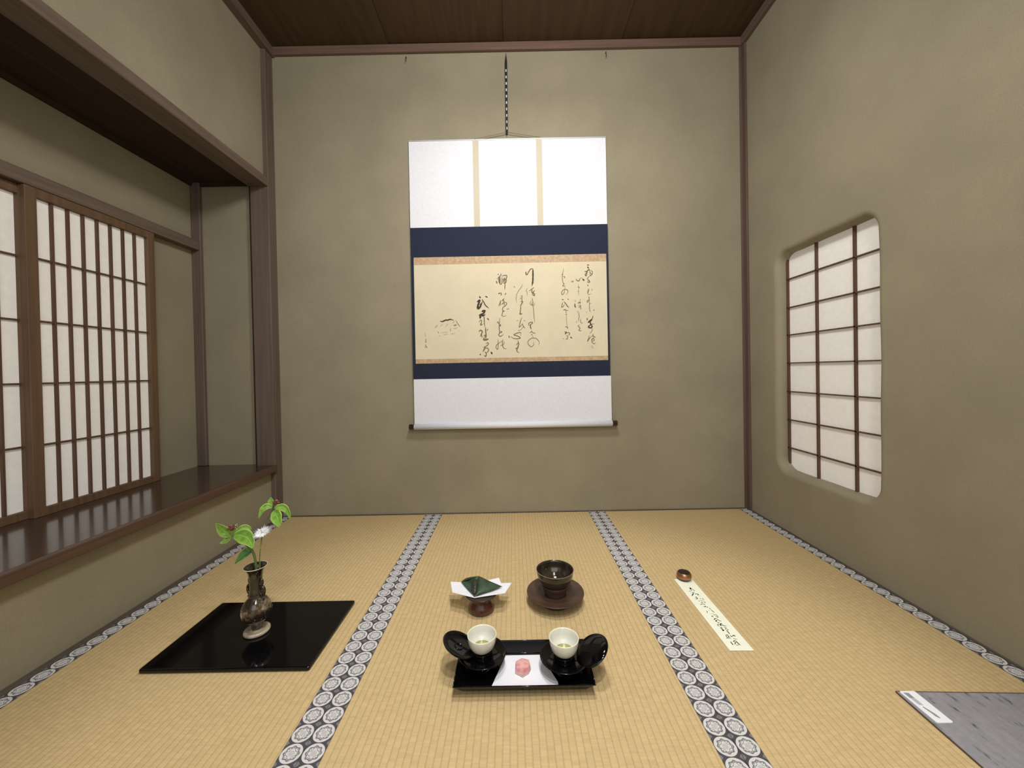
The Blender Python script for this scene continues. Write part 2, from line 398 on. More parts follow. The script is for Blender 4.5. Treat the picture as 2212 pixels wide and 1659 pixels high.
# right wall with the rounded, splayed opening
def wall_right():
    X0 = 1.36; y0, y1, z0, z1 = 1.425, 1.955, .300, 1.388; R = .060; N = 96
    def loop(e, x):
        out = []; r = R+e
        per = []
        cs = [(y1-R, z1-R, 0), (y0+R, z1-R, 1), (y0+R, z0+R, 2), (y1-R, z0+R, 3)]
        for cy, cz, k in cs:
            for i in range(N//4):
                a = PI/2*k+PI/2*i/(N//4-1)
                out.append((x, cy+r*math.cos(a), cz+r*math.sin(a)))
            # straight run to the next corner
            ny, nz, _ = cs[(k+1) % 4]; ae = PI/2*(k+1)
            A = Vector((x, cy+r*math.cos(ae), cz+r*math.sin(ae))); Bq = Vector((x, ny+r*math.cos(ae), nz+r*math.sin(ae)))
            for i in range(1, 12): out.append(tuple(A.lerp(Bq, i/12)))
        # hand-trowelled edge: gentle waver all round
        res = []
        for (xx, yy, zz) in out:
            w = .0022*math.sin(9*yy+5*zz)+.0016*math.sin(17*zz+3)+.0012*math.sin(23*yy)
            res.append((xx, yy+w, zz+w*.8))
        out = res
        return out
    mb = MB(); Ls = []
    for i in range(9):
        a = PI/2*i/8; Ls.append(loop(.026*(1-math.sin(a)), X0+.026*(1-math.cos(a))))
    Ls.append(loop(0, X0+.045)); Ls.append(loop(0, X0+.085))
    ya, yb, za, zb = YB, D+.02, -.05, 2.80; cy, cz = (y0+y1)/2, (z0+z1)/2
    outer = []
    for (x, y, z) in Ls[0]:
        dy, dz = y-cy, z-cz; s = 1e9
        if dy > 1e-9: s = min(s, (yb-cy)/dy)
        if dy < -1e-9: s = min(s, (ya-cy)/dy)
        if dz > 1e-9: s = min(s, (zb-cz)/dz)
        if dz < -1e-9: s = min(s, (za-cz)/dz)
        outer.append([X0, cy+dy*s, cz+dz*s])
    for (qy, qz) in ((yb, zb), (ya, zb), (ya, za), (yb, za)):
        k = min(range(len(outer)), key=lambda i: (outer[i][1]-qy)**2+(outer[i][2]-qz)**2); outer[k][1] = qy; outer[k][2] = qz
    allL = [outer]+Ls; vs = [tuple(p) for L in allL for p in L]; fs = []; n = len(outer)
    mb.add(vs, [(j*n+i, j*n+(i+1) % n, (j+1)*n+(i+1) % n, (j+1)*n+i) for j in range(1) for i in range(n)], 0, False)
    vs2 = [tuple(p) for L in Ls for p in L]
    mb.add(vs2, [(j*n+i, j*n+(i+1) % n, (j+1)*n+(i+1) % n, (j+1)*n+i) for j in range(len(Ls)-1) for i in range(n)], 0, True)
    # outside skin so that the wall has thickness
    ob = [(X0+.085, p[1], p[2]) for p in outer]; N = n
    vs3 = [tuple(p) for p in Ls[-1]]+ob+[tuple(p) for p in outer]
    mb.add(vs3, [(i, (i+1) % n, n+(i+1) % n, n+i) for i in range(n)]+[(n+i, n+(i+1) % n, 2*n+(i+1) % n, 2*n+i) for i in range(n)], 0)
    o = struct('wall_right', mb, M['plaster'], 'clay plaster wall on the right with a rounded window opening', 'wall')
wall_right()
# ceiling of wide overlapping boards
ce = MB()
seams = [-1.40, -.670, -.015, .663, 1.40]
for i in range(4):
    ce.box(seams[i]+.0008, seams[i+1]-.0008, YB, D, 2.706+.004*(i % 2), 2.73)
ce.box(-1.45, 1.45, YB, D+.05, 2.731, 2.80)
struct('ceiling', ce, M['ceil'], 'dark brown boarded ceiling with fine seams', 'ceiling')
struct('trim_1', MB().box(-1.345, 1.345, D-.020, D, 2.661, 2.706, 0, .002), M['postx'], 'brown wooden rail along the top of the back wall', 'trim')
struct('trim_2', MB().box(-1.375, -1.333, YB, D, 2.655, 2.706, 0, .002), M['posty'], 'brown wooden rail along the top of the left wall', 'trim')
struct('trim_3', MB().box(1.338, 1.361, YB, D, 2.658, 2.706, 0, .002), M['posty'], 'brown wooden rail along the top of the right wall', 'trim')
struct('trim_4', MB().box(-1.4525, -1.350, 2.150, D+.001, -.05, 2.661, 0, .0025), M['post'], 'grey-brown corner post beside the window recess', 'trim')
struct('trim_5', MB().box(1.350, 1.3605, D-.038, D+.001, 0, 2.661, 0, .002).box(1.338, 1.3605, D-.008, D+.001, 0, 2.661, 0, .002), M['postr'], 'slim reddish corner post between back and right walls', 'trim')
struct('trim_6', MB().box(-1.460, -1.350, YB, 2.150, 1.888, 1.936, 0, .003), M['posty'], 'heavy wooden lintel beam above the window recess', 'trim')
struct('trim_7', MB().box(-1.800, -1.46, .10, 2.18, 1.925, 1.945).box(-1.80, -1.785, .1, 2.18, 1.905, 1.925).box(-1.80, -1.46, 2.165, 2.18, 1.905, 1.925), M['under'], 'dark board ceiling inside the window recess', 'trim')
struct('trim_8', MB().box(-1.800, -1.748, 2.160, 2.1825, .318, 1.925, 0, .003), M['post'], 'slender post in the far corner of the recess', 'trim')
struct('trim_9', MB().box(-1.800, -1.752, .10, 2.1595, 1.540, 1.592, 0, .002), M['posty'], 'grooved wooden head rail above the paper window', 'trim')
struct('trim_10', MB().box(-1.376, -1.349, YB, 2.15, -.05, .0005), M['floorwood'], 'narrow wooden floor strip along the left wall', 'trim')
struct('baseboard_back', MB().box(-1.349, 1.349, D-.007, D+.002, -.05, .004), M['floorwood'], 'thin dark strip at the foot of the back wall', 'baseboard')
struct('baseboard_right', MB().box(1.3505, 1.362, YB, D-.007, -.05, .002), M['floorwood'], 'thin dark strip at the foot of the right wall', 'baseboard')
struct('shade_strip', MB().box(-1.464, -1.450, 2.158, 2.1825, .318, 1.90), M['under'], 'dark strip standing in for the shadow gap between corner post and recess end', 'trim')  # dark strip added to draw the shade in the gap
# deep sill board of the recess
sh = struct_root('trim_12', (-1.56, 1.1, .284), 'lacquered dark brown sill board of the window recess', 'sill')
build('sill_board', MB().box(-1.800, -1.4535, .10, 2.18, .284, .3175).box(-1.4535, -1.360, .10, 2.1495, .284, .3175), M['shelf'], sh)
build('sill_edge', MB().box(-1.360, -1.334, .05, 2.1485, .284, .3180, 0, .003), M['shelfedge'], sh)

# ------------------------------------------------------------------ paper windows
def shoji(name, label, y0, y1, x0, x1, z0, z1, sl, sr, nv, zs, rail=.030, toprail=.034):
    r = struct_root(name, ((x0+x1)/2, (y0+y1)/2, z0), label, 'window')
    for (a, b) in ((y0, y0+sl), (y1-sr, y1)):
        build('stile', MB().box(x0, x1, a, b, z0, z1, 0, .0015), M['shoji'], r)
    build('rail', MB().box(x0, x1-.001, y0+sl, y1-sr, z0, z0+rail, 0, .001), M['shoji'], r)
    build('rail', MB().box(x0, x1-.001, y0+sl, y1-sr, z1-toprail, z1, 0, .001), M['shoji'], r)
    ya, yb = y0+sl, y1-sr
    for i in range(nv):
        y = ya+(yb-ya)*(i+1)/(nv+1)
        build('lattice_bar', MB().box(x0+.004, x1-.008, y-.0036, y+.0036, z0+rail, z1-toprail), M['bar'], r)
    for z in zs:
        build('lattice_bar', MB().box(x0+.004, x1-.010, ya, yb, z-.0035, z+.0035), M['bar'], r)
    build('paper', MB().box(x0+.002, x0+.004, ya-.004, yb+.004, z0+rail-.004, z1-toprail+.004), M['shojipaper'], r)
    return r
ZS = (1.279, 1.045, .812, .581)
shoji('window_1', 'sliding paper screen in front, full lattice visible in the left recess', 1.385, 1.886, -1.775, -1.752, .3178, 1.538, .036, .034, 7, ZS)
shoji('window_2', 'sliding paper screen cut off by the left edge of the photo', .905, 1.402, -1.7985, -1.7765, .3178, 1.538, .034, .016, 7, ZS)
w3 = struct_root('window_3', (1.42, 1.70, .30), 'paper window with thin brown lattice in the rounded opening on the right', 'window')
X3 = 1.405
build('paper', MB().box(X3+.012, X3+.014, 1.36, 2.02, .24, 1.44), M['shojipaper'], w3)
for y, w in ((1.765, .0040), (1.568, .0040), (1.949, .0035)):
    build('lattice_bar', MB().box(X3+.001, X3+.012, y-w, y+w, .26, 1.42), M['bar'], w3)
for z in (1.262, 1.118, .980, .838, .693, .549, .406):
    build('lattice_bar', MB().box(X3+.001, X3+.012, 1.40, 1.99, z-.0026, z+.0026), M['bar'], w3)

# ------------------------------------------------------------------ tatami mats
MLEN = 1.92
def mat(x0, x1, bl, br, label):
    y1 = D-.008; y0 = y1-MLEN; bw = .048
    r = thing('tatami_mat', (x0, y0, -.05), label, 'tatami mat', 'tatami mats covering the alcove floor')
    a = x0+(bw if bl else 0); b = x1-(bw if br else 0)
    s = build('woven_surface', MB().box(0, b-a, 0, MLEN, 0, .0495), M['tatami'], r, local=True); s.location = (a-x0, 0, 0)
    for x, f in ((0, bl), (x1-x0-bw, br)):
        if f:
            q = build('cloth_border', MB().box(0, bw-.0004, 0, MLEN, 0, .0500), M['border'], r, local=True); q.location = (x, 0, 0)
mat(-1.3485, -.4705, True, True, 'left tatami mat, beneath the flower vase board')
mat(-.4700, .4755, True, True, 'middle tatami mat, beneath the tray and tea bowl')
mat(.4760, 1.3500, True, True, 'right tatami mat, beneath the paper slip')

# ------------------------------------------------------------------ brush strokes
COLUMN_A="d7.7:-1793,12566 -1728,12468|d6.8:-1447,12568 -1323,12499|d11.6:-1924,12261 -1788,12354 -1829,12202 -1891,12011 -1903,11915 -1855,11875 -1737,12008 -1636,12255|d7.7:-1755,12066 -1695,12160|d5.8:-1652,12400 -1540,12215 -1448,12040 -1258,11873|d11.6:-1666,11697 -1589,11725 -1482,11761|d9.6:-1463,11751 -1592,11580 -1844,11489|d12.0:-1747,11507 -1780,11296|d8.7:-1611,11562 -1652,11447 -1477,11521|m5.4:-1555,11484 -1542,11195 -1520,10810|m4.6:-1842,11085 -1753,11199 -1687,11159 -1740,10910 -1584,11004|d5.8:-1366,11307 -1272,11199|m8.1:-1740,10910 -1734,11026|m6.9:-1863,10547 -1755,10622 -1671,10524 -1792,10257|m5.4:-1671,10524 -1713,10352 -1677,10197|m6.6:-1473,10790 -1477,10578 -1453,10347 -1467,10116|m3.9:-1419,10577 -1320,10691|m4.2:-1599,10254 -1501,10348 -1524,10137|m9.6:-1591,10176 -1574,10070 -1449,10068 -1313,10123|m4.6:-1473,9828 -1375,9903 -1328,9825 -1436,9711 -1650,9629|m6.9:-1495,9693 -1555,9560 -1655,9388|m5.0:-1536,9559 -1400,9595 -1325,9497 -1366,9383 -1444,9326|m5.8:-1549,9386 -1464,9288 -1496,9115 -1592,9175|d7.3:-1821,9253 -1790,9202"
COLUMN_B="m5.4:-710,13830 -672,13772|m5.0:-527,13846 -548,13750 -763,13543|m8.7:-588,13674 -648,13522 -688,13484|m11.6:-608,13598 -621,13445 -605,13291|m6.9:-804,13429 -759,13284|m5.0:-472,13672 -476,13480 -479,13327 -558,13232 -652,13330|m5.4:-472,13710 -336,13746 -202,13724 -224,13590 -361,13478 -419,13441|m5.8:-339,13631 -402,13325|m5.4:-243,13591 -248,13360 -403,13287|m5.0:-312,13515 -308,13208 -333,12911|m3.9:-456,13518 -245,13476|m9.6:-664,12735 -642,12681|m4.8:-645,12735 -549,12733 -531,12637 -580,12609|m4.8:-289,12728 -270,12689 -339,12633|m5.0:-362,12422 -480,12309 -519,12272|m5.4:-595,12312 -598,12196 -698,11987|l3.9:-579,12177 -592,11985|m5.4:-421,12347 -394,12250 -370,12019|m3.9:-504,12079 -463,12175|m4.6:-504,12070 -367,12192 -271,12190 -234,12112 -313,11999 -430,11924 -480,11810 -453,11713 -376,11692 -454,11675 -505,11522 -516,11426 -402,11395 -266,11440|m3.9:-239,11824 -182,11785|d8.9:-1183,9360 -1122,9239|m5.0:-644,11293 -679,10986 -689,10678 -670,10466 -730,10333 -636,10254 -539,10291 -450,10375|m6.2:-783,11094 -718,10986|m5.4:-641,10947 -604,10869 -663,10832|m5.4:-651,10447 -544,10502 -611,10542|m3.9:-774,10103 -769,9833 -795,9506 -889,9604 -838,9777 -506,10001|m4.2:-476,10058 -526,9963 -511,9713 -437,9557 -284,9535|m3.5:-439,9961 -432,9827 -530,9732 -646,9734"
COLUMN_C="m3.9:-152,11861 -115,11793|l5.0:200,13121 246,13024|l4.2:692,13227 631,13055 493,12885 354,12638 320,12389 335,12178|l3.9:564,12538 680,12574|l4.2:522,12395 658,12421|m4.6:660,12575 637,12345 655,12268|m6.2:577,12212 673,12229 652,12133 533,11963|m5.0:591,11981 549,11770 527,11655|m6.2:557,11693 524,11502 660,11538|l3.9:325,11120 402,11157|l5.0:748,11131 806,11101|m3.9:637,11325 556,11154 515,11001 452,10752 550,10827 649,10960|m4.6:536,11116 494,10924|m4.6:630,10960 722,10766 798,10697|l3.9:684,10805 605,10653 449,10560 382,10580|m6.2:-154,10273 -108,10157|m5.0:-39,10223 113,10124 324,10091 518,10135 347,10254 146,10316 311,10409 543,10442 520,10270|m5.4:361,9984 415,9829 374,9657 312,9465 310,9369 443,9270|m4.2:279,9736 407,9887|m5.8:217,9506 411,9618"
COLUMN_D="m7.7:907,13932 914,13798 971,13739|m5.8:961,13730 1071,13929 1189,14080 1314,14093|d8.9:1308,14087 1308,13771 1291,13387 1244,13120|l3.9:976,12991 896,12839 952,12761 948,12511|m4.2:1361,13022 1225,12928 1069,12816|m5.4:1244,12909 1222,12756 1296,12639|m6.6:1387,12848 1288,12716 1373,12637 1367,12522|m5.0:1238,12621 1352,12542|m3.5:1235,12429 1270,12255 1283,11948 1312,11640 1329,11275 1358,10986|l3.5:1233,12333 1094,12105 1151,12047 1250,12198|m4.2:1188,11988 1267,12083|l3.5:1384,12157 1362,12042 1284,11967 1150,12008|m4.6:993,10857 1015,10972 1209,11035 1227,10968 1110,10893 993,10857|m6.9:1110,10893 1107,10778 1143,10623|m3.9:1180,10545 1159,10469 1053,10433|m4.2:1179,10488 1255,10409 1389,10387|m5.4:1157,10325 1214,10279|l4.2:1202,10180 1270,10188|m3.9:1284,9909 1271,9736 1143,9613 1010,9702 936,9838 996,9991 1172,10103 1383,10099 1516,10000 1591,9864 1568,9691"
COLUMN_E="m3.5:3064,14071 3034,13861 2996,13686 2992,13475 3032,13246 3084,13210 3021,13105 3011,13053 3117,13086 3123,12910|m4.6:2961,13731 3032,13720|m3.5:3021,13615 3109,13613 3134,13560 3055,13527|m3.9:3114,12910 3094,12752 3038,12613 2949,12579 2934,12703 3025,12842 3166,12874 3288,12801 3286,12678 3178,12575|m5.7:2944,12280 3041,12296|m4.6:3271,12326 3341,12281|m4.2:2994,12138 2957,12034 2919,11858 3008,11892 3098,12031|m5.3:3065,12172 3152,12065 3255,11904 3350,11832|m5.3:3021,11674 3110,11717 3162,11663 3285,11660|m4.2:3161,11592 3177,11522|m4.9:3140,11434 3220,11442|l3.2:3184,11416 3179,11152 3201,10905 3216,10746|m4.9:3110,10713 3216,10719 3249,10604|m4.6:3052,10432 3175,10429|d6.4:3175,10412 3085,10308|m4.6:3174,10359 3263,10392 3350,10355 3331,10285 3278,10233|m4.2:3172,10253 3232,10164 3203,10023 3115,10025|m4.9:2966,10046 3001,10036|d5.7:3391,10143 3477,10053"
COLUMN_F="m4.2:3501,13360 3579,13284 3615,13375|m4.9:3775,13460 3827,13371 3914,13334 3968,13385 4023,13507|l3.5:4023,13507 4111,13506 4171,13443|d9.2:4166,13434 4240,13359|l2.5:3902,13158 3918,13052|m4.6:3873,12983 3926,12999 3942,12911|m4.9:3877,12737 3930,12753|l3.2:3907,12912 3913,12771 3902,12648 3927,12542|l3.5:3604,12232 3630,12210|l3.2:3719,12265 3699,12124|m8.0:3680,12037 3686,11896 3729,11825|l3.5:3839,12069 3928,12120 3982,12154|m3.9:3856,12051 3999,12119 3961,12014|l3.2:4002,12312 3982,12154|l3.5:3872,11945 3995,11943|m3.5:3880,11874 3958,11838 4004,11942|m3.5:4005,11978 4009,11696|m3.5:4013,11928 4009,11681|l3.2:3849,11649 3829,11509|m3.5:3909,11560 3898,11402 3922,11296 3885,11173 3891,10997|l3.5:3769,11070 3757,10929|m3.5:3991,11189 3996,10995 4048,10923 4128,10931|m4.2:3932,10820 3842,10751 3955,10643 3882,10521 3970,10476 4032,10492"
COLUMN_G="d4.9:4423,14255 4543,14231|d8.0:4439,14132 4505,14074|m3.9:4508,14060 4525,14007 4471,13955|d4.6:4276,13871 4381,13869 4488,13955 4611,13935|m5.3:4453,13920 4406,13781 4359,13624 4308,13695 4398,13834|m4.6:4576,13918 4591,13777 4678,13723|m4.6:4647,13952 4715,13845 4695,13705 4606,13636 4564,13725|m3.9:4624,13653 4481,13533 4427,13464 4496,13375 4547,13268 4467,13235 4442,13306 4531,13365|m7.1:4539,13339 4557,13247|m5.3:4421,13104 4482,13050|m6.0:4496,12883 4449,12708 4430,12611|l3.5:4430,12611 4482,12549 4641,12598|l3.9:4664,12879 4689,12826 4653,12774|m4.2:4498,12443 4503,12249|m3.5:4494,12232 4388,12199 4403,12093 4494,12214 4565,12266|m3.5:4503,12232 4526,12073 4514,11844 4533,11652 4550,11580 4571,11583|l3.2:4543,12037 4614,12036|d5.3:4748,11649 4792,11657|l4.2:4341,11516 4368,11569|d5.3:4370,11199 4377,11072|d4.2:4716,11333 4669,11175 4562,11072|d10.6:4651,11123 4544,11037 4419,10934|d7.4:4560,10966 4558,10860 4628,10824|m3.5:4628,10841 4752,10865|d7.8:4575,10807 4450,10722 4467,10651 4608,10648 4644,10735 4575,10807|m3.2:4642,10612 4658,10524 4585,10384 4496,10298|m3.9:4485,10210 4439,10052 4365,9860 4473,10016 4653,10189|m5.3:4707,10276 4679,10188 4739,10117 4845,10097|m3.9:4738,10046 4632,9995 4611,9855 4732,9711 4840,9797|m3.5:4649,9977 4738,10011 4753,9905 4683,9889 4648,9942|l3.2:4625,9643 4641,9502 4729,9482|l2.8:4501,9575 4536,9592"
HUT="d7.8:-4072,11187 -3931,11167 -3770,11243 -3629,11240 -3504,11282 -3311,11234|l3.9:-4217,10978 -4380,10805|f3.9:-3934,11026 -4078,10887|f3.9:-3615,11037 -3760,10881|l3.2:-3259,11189 -3350,11049|l5.3:-3162,11204 -3068,11026 -2948,10848|l9.7:-3291,10925 -3140,10957|l3.2:-3304,10749 -3109,10780|l4.6:-3498,10753 -3501,10594|l4.9:-4208,10590 -4174,10501|f3.2:-4050,10516 -3856,10539 -3608,10552|f3.5:-4161,10325 -4071,10376|f3.5:-3912,10390 -3752,10422 -3646,10438|f3.5:-3487,10426 -3327,10458 -3238,10492|f3.5:-3006,10602 -2954,10583"
SIGN="f3.9:-4960,10552 -4939,10304|l5.3:-4923,10198 -4928,9987|l6.0:-4963,10005 -4883,10003|l4.9:-4948,9881 -4933,9757 -4988,9670|l4.9:-4923,9775 -4846,9667"
SLIP="d5.5:6485,14185 6530,14191 6480,14097|d2.0:6516,14125 6564,14138 6587,14065 6584,13972|m1.9:6538,14067 6466,14019 6362,13972|m2.3:6421,13886 6514,13911 6532,13896|d3.5:6501,13883 6388,13748 6357,13714|d3.9:6523,13827 6538,13792|m2.7:6555,13826 6603,13824 6618,13755|d3.5:6577,13770 6611,13741|l1.4:6614,13714 6635,13658|d2.5:6469,13663 6473,13555 6471,13502|m2.0:6407,13584 6461,13596|m2.0:6387,13491 6473,13555|d2.8:6458,13410 6467,13371|m1.6:6574,13566 6549,13500|l1.6:6594,13525 6663,13536 6633,13445 6602,13445|m2.3:6522,13428 6570,13381|m1.9:6594,13367 6637,13327 6597,13264|m2.2:6465,13280 6530,13317 6570,13303|m2.2:6397,13181 6502,13228 6534,13215|d4.3:6543,13202 6548,13174|d3.3:6464,13091 6497,13065 6554,13101|d3.6:6548,13051 6591,13037|d3.3:6594,12970 6634,12944|m2.5:6606,12890 6636,12817 6652,12733|m2.2:6448,12846 6418,12728|l1.6:6534,12868 6537,12844|l1.6:6501,12698 6504,12672|l1.8:6551,12697 6579,12669|d5.8:6484,12568 6495,12539|m2.1:6548,12611 6619,12636 6651,12602 6649,12512 6617,12506 6589,12578|m2.5:6442,12378 6531,12438 6557,12425|m2.5:6565,12425 6590,12349 6644,12297|m2.5:6450,12315 6526,12350 6454,12278|m2.3:6497,12452 6487,12402|m2.5:6479,12240 6555,12238|m1.8:6489,12191 6436,12108 6448,12042|m2.6:6425,12132 6428,12108|d3.7:6552,12189 6513,12118 6535,12069|d3.0:6576,12189 6577,12116 6620,12079 6673,12060|m2.5:6546,12177 6599,12200|d3.7:6443,11989 6506,11987|d4.6:6456,11953 6477,11877 6438,11849|m2.1:6559,11997 6623,11984 6555,11904|m2.6:6595,11891 6652,11895|d3.0:6570,11869 6576,11788 6579,11703|m2.1:6427,11646 6491,11678 6484,11611 6492,11490|m2.3:6433,11657 6414,11569|m2.3:6423,11557 6494,11589|m2.3:6368,11526 6441,11535|m1.9:6428,11525 6461,11502|m2.3:6554,11654 6562,11587 6619,11619|d3.0:6619,11619 6677,11639 6672,11584|m1.9:6585,11521 6597,11488 6678,11464|d3.0:6418,11374 6414,11301 6417,11228|m2.5:6499,11383 6561,11413 6592,11402|d3.2:6585,11402 6598,11296 6621,11223|m2.1:6507,11372 6532,11350|d4.0:6489,11288 6498,11265|m2.5:6554,11350 6509,11298|m1.8:6496,11236 6531,11220 6569,11234"

def ribbons(mb, data, place, mi_of, seed=3):
    rnd = random.Random(seed)
    for st in data.split('|'):
        h, r = st.split(':'); g = h[0]; w = float(h[1:])/1000
        pts = [tuple(int(q)/1e4 for q in p.split(',')) for p in r.split()]
        P = catmull([(a, b, 0) for a, b in pts], 5); n = len(P); L = []; Rr = []
        for i, p in enumerate(P):
            t = (P[min(i+1, n-1)]-P[max(i-1, 0)]); t.normalize(); nn = Vector((-t.y, t.x, 0)); s = i/(n-1)
            env = min(1, .45+2.8*s, .35+3.2*(1-s))*(1+.12*math.sin(i*1.9+w*4e3))
            ww = w*.5*env
            # brush strokes thicken on the downstroke
            L.append(p+nn*ww); Rr.append(p-nn*ww)
        k = rnd.random()*.00008
        vs = [place(p, k) for p in L]+[place(p, k) for p in Rr]
        mb.add(vs, [(i, i+1, n+i+1, n+i) for i in range(n-1)], mi_of[g])
        for e, tt in ((0, -1), (n-1, 1)):
            c = P[e]; rr = (L[e]-Rr[e]).length/2; cap = [place(c+Vector((math.cos(a), math.sin(a), 0))*rr, k) for a in [2*PI*q/8 for q in range(8)]]
            mb.add(cap, [tuple(range(8))], mi_of[g])
    return mb
# ------------------------------------------------------------------ hanging scroll
def sy(z): return 2.2050-.0115*(2.155-z)/1.65          # the sheet hangs a little off the wall
sc = thing('hanging_scroll', (0, 2.2, .50), 'tall hanging scroll with brush calligraphy mounted in white and navy silk', 'hanging scroll')
def sheet(x0, x1, z0, z1, off, th=.0008, seg=8):
    mb = MB(); vs = []; n = seg+1
    for k in range(n):
        z = z0+(z1-z0)*k/seg; y = sy(z)-off
        vs += [(x0, y, z), (x1, y, z), (x0, y+th, z), (x1, y+th, z)]
    fs = []
    for k in range(seg):
        a = 4*k; b = a+4
        fs += [(a, a+1, b+1, b), (a+3, a+2, b+2, b+3), (a+1, a+3, b+3, b+1), (a+2, a, b, b+2)]
    fs += [(0, 2, 3, 1), (4*seg, 4*seg+1, 4*seg+3, 4*seg+2)]
    return mb.add(vs, fs)
SX0, SX1 = -.569, .5625
build('upper_silk', sheet(SX0, SX1, 1.658, 2.155, 0), M['scrollwhite'], sc)
build('lower_silk', sheet(SX0+.002, SX1+.006, .505, .787, 0), M['scrollwhite'], sc)
build('navy_mount', sheet(SX0, SX1+.002, .787, 1.658, .0002), M['navy'], sc)
build('brocade_band', sheet(-.5530, .5535, 1.4440, 1.4870, .0009, .0006, 1), M['gold'], sc)
build('brocade_band', sheet(-.5530, .5535, .8770, .9020, .0009, .0006, 1), M['gold'], sc)
pp = build('calligraphy_paper', sheet(-.5530, .5535, .9020, 1.4440, .0009, .0006), M['washi'], sc, 'cream paper with seven columns of cursive brush writing')
for x in (-.1845, .1795):
    build('hanging_strip', sheet(x-.0172, x+.0172, 1.660, 2.1545, .0012, .0006), M['scrollbeige'], sc)
build('top_rod', MB().tube([(SX0, 2.2062, 2.156), (SX1, 2.2062, 2.156)], .0042, 12), M['scrollwhite'], sc)
zr, yr, rr = .514, 2.1885, .0170
build('roller_wrap', MB().tube([(SX0+.002, yr, zr), (SX1+.006, yr, zr)], rr, 28), M['scrollwhite'], sc)
for s in (-1, 1):
    a = SX0+.002 if s < 0 else SX1+.006
    e = MB(); e.tube([(a-.002*s, yr, zr), (a+.001*s, yr, zr), (a+.003*s, yr, zr), (a+.026*s, yr, zr), (a+.029*s, yr, zr)], [.0150, .0158, .0150, .0162, .0140], 24)
    build('roller_knob', e, M['roller'], sc)
PL = lambda p, k: (p.x, sy(p.y)-.00125-k, p.y)
MI = {'d': 0, 'm': 1, 'l': 2, 'f': 3}; INK = [M['inkd'], M['inkm'], M['inkl'], M['inkf']]
for q in (COLUMN_A, COLUMN_B, COLUMN_C, COLUMN_D, COLUMN_E, COLUMN_F, COLUMN_G):
    build('writing_column', ribbons(MB(), q, PL, MI), INK, pp, weld=False)
hu_ = build('hut_sketch', ribbons(MB(), HUT, PL, MI), INK, pp, 'faint ink sketch of a thatched hut', weld=False)
sg_ = build('signature', ribbons(MB(), SIGN, PL, MI), INK, pp, 'small faint signature at the lower left', weld=False)
# hanging cord and the notched hook strip it hangs from
cd = MB()
for dx, dz in ((0, 0), (.006, .0035)):
    cd.tube([(-.186-dx*.4, 2.2035, 2.160), (-.004, 2.200, 2.1905+dz)], .00085, 6)
    cd.tube([(-.002, 2.200, 2.1905+dz), (.178+dx*2, 2.2035, 2.161)], .00085, 6)
build('hanging_cord', cd, M['cordm'], sc)
for x in (-.186, .181): build('cord_eyelet', MB().tube([(x, 2.2015, 2.1560), (x, 2.1990, 2.1600), (x, 2.2015, 2.1650), (x, 2.2045, 2.1600)], .0008, 6, closed=True), M['cordm'], sc)
hs = thing('hook_strip', (0, 2.2, 2.60), 'black notched hook strip hanging above the scroll', 'hanger')
mbh = MB()
zt, zb_ = 2.612, 2.188; hw = .0068; ht = 0.0014; nn = 11; pit = (zt-.024-zb_)/nn
def hx(z): return -.0005-.0030*(zt-z)/(zt-zb_)+.0035*0
prev = None
rows = [(zt+.018, .0015), (zt, .0045), (zt-.024, hw)]
vs = []; fs = []
for (z, w) in rows:
    x = hx(z); vs += [(x-w, 2.200, z), (x+w, 2.200, z), (x-w, 2.200+ht, z), (x+w, 2.200+ht, z)]
for k in range(2):
    a = 4*k; b = a+4; fs += [(a, a+1, b+1, b), (a+3, a+2, b+2, b+3), (a+1, a+3, b+3, b+1), (a+2, a, b, b+2)]
mbh.add(vs, fs+[(0, 1, 3, 2)])
for i in range(nn):
    z1 = zt-.024-pit*i; z0 = z1-pit; x = hx((z0+z1)/2)
    hole = i not in (0,)
    if not hole: mbh.box(x-hw, x+hw, 2.200, 2.200+ht, z0, z1); continue
    mbh.box(x-hw, x-hw*.46, 2.200, 2.200+ht, z0, z1); mbh.box(x+hw*.46, x+hw, 2.200, 2.200+ht, z0, z1)
    mbh.box(x-hw*.46, x+hw*.46, 2.200, 2.200+ht, z0, z0+pit*.56)
build('notched_strip', mbh, M['blackplastic'], hs)
build('white_backing', MB().box(-.0045, .0012, 2.2020, 2.2026, zb_+.004, zt-.06), M['scrollwhite'], hs, 'white inner strip showing through the notches')
build('wall_hook', MB().tube([(.0, D+.004, 2.642), (.0, 2.199, 2.640), (.0, 2.196, 2.632), (.0, 2.201, 2.626), (.0, 2.2045, 2.632)], .0016, 8), M['iron'], hs)
build('end_hook', MB().tube([(hx(zb_), 2.2005, zb_+.010), (hx(zb_), 2.197, zb_), (hx(zb_), 2.1985, zb_-.006), (hx(zb_), 2.2035, zb_-.001)], .0022, 8), M['blackplastic'], hs)
nail = thing('wall_nail', (-.5735, D, 2.632), 'small iron hook nail on the back wall left of the hanging strip', 'nail', 'scroll nails under the top rail')
build('nail_shank', MB().tube([(0, .004, .006), (0, -.014, .006), (0, -.0165, .002), (0, -.0165, -.020)], .0017, 8), M['iron'], nail, local=True)
build('nail_head', MB().sphere((0, -.0165, -.0215), .0024, n=10, m=6), M['iron'], nail, local=True)
n2 = copy_tree(nail); n2.location = (.5725, D, 2.635); n2['label'] = 'small iron hook nail on the back wall right of the hanging strip'

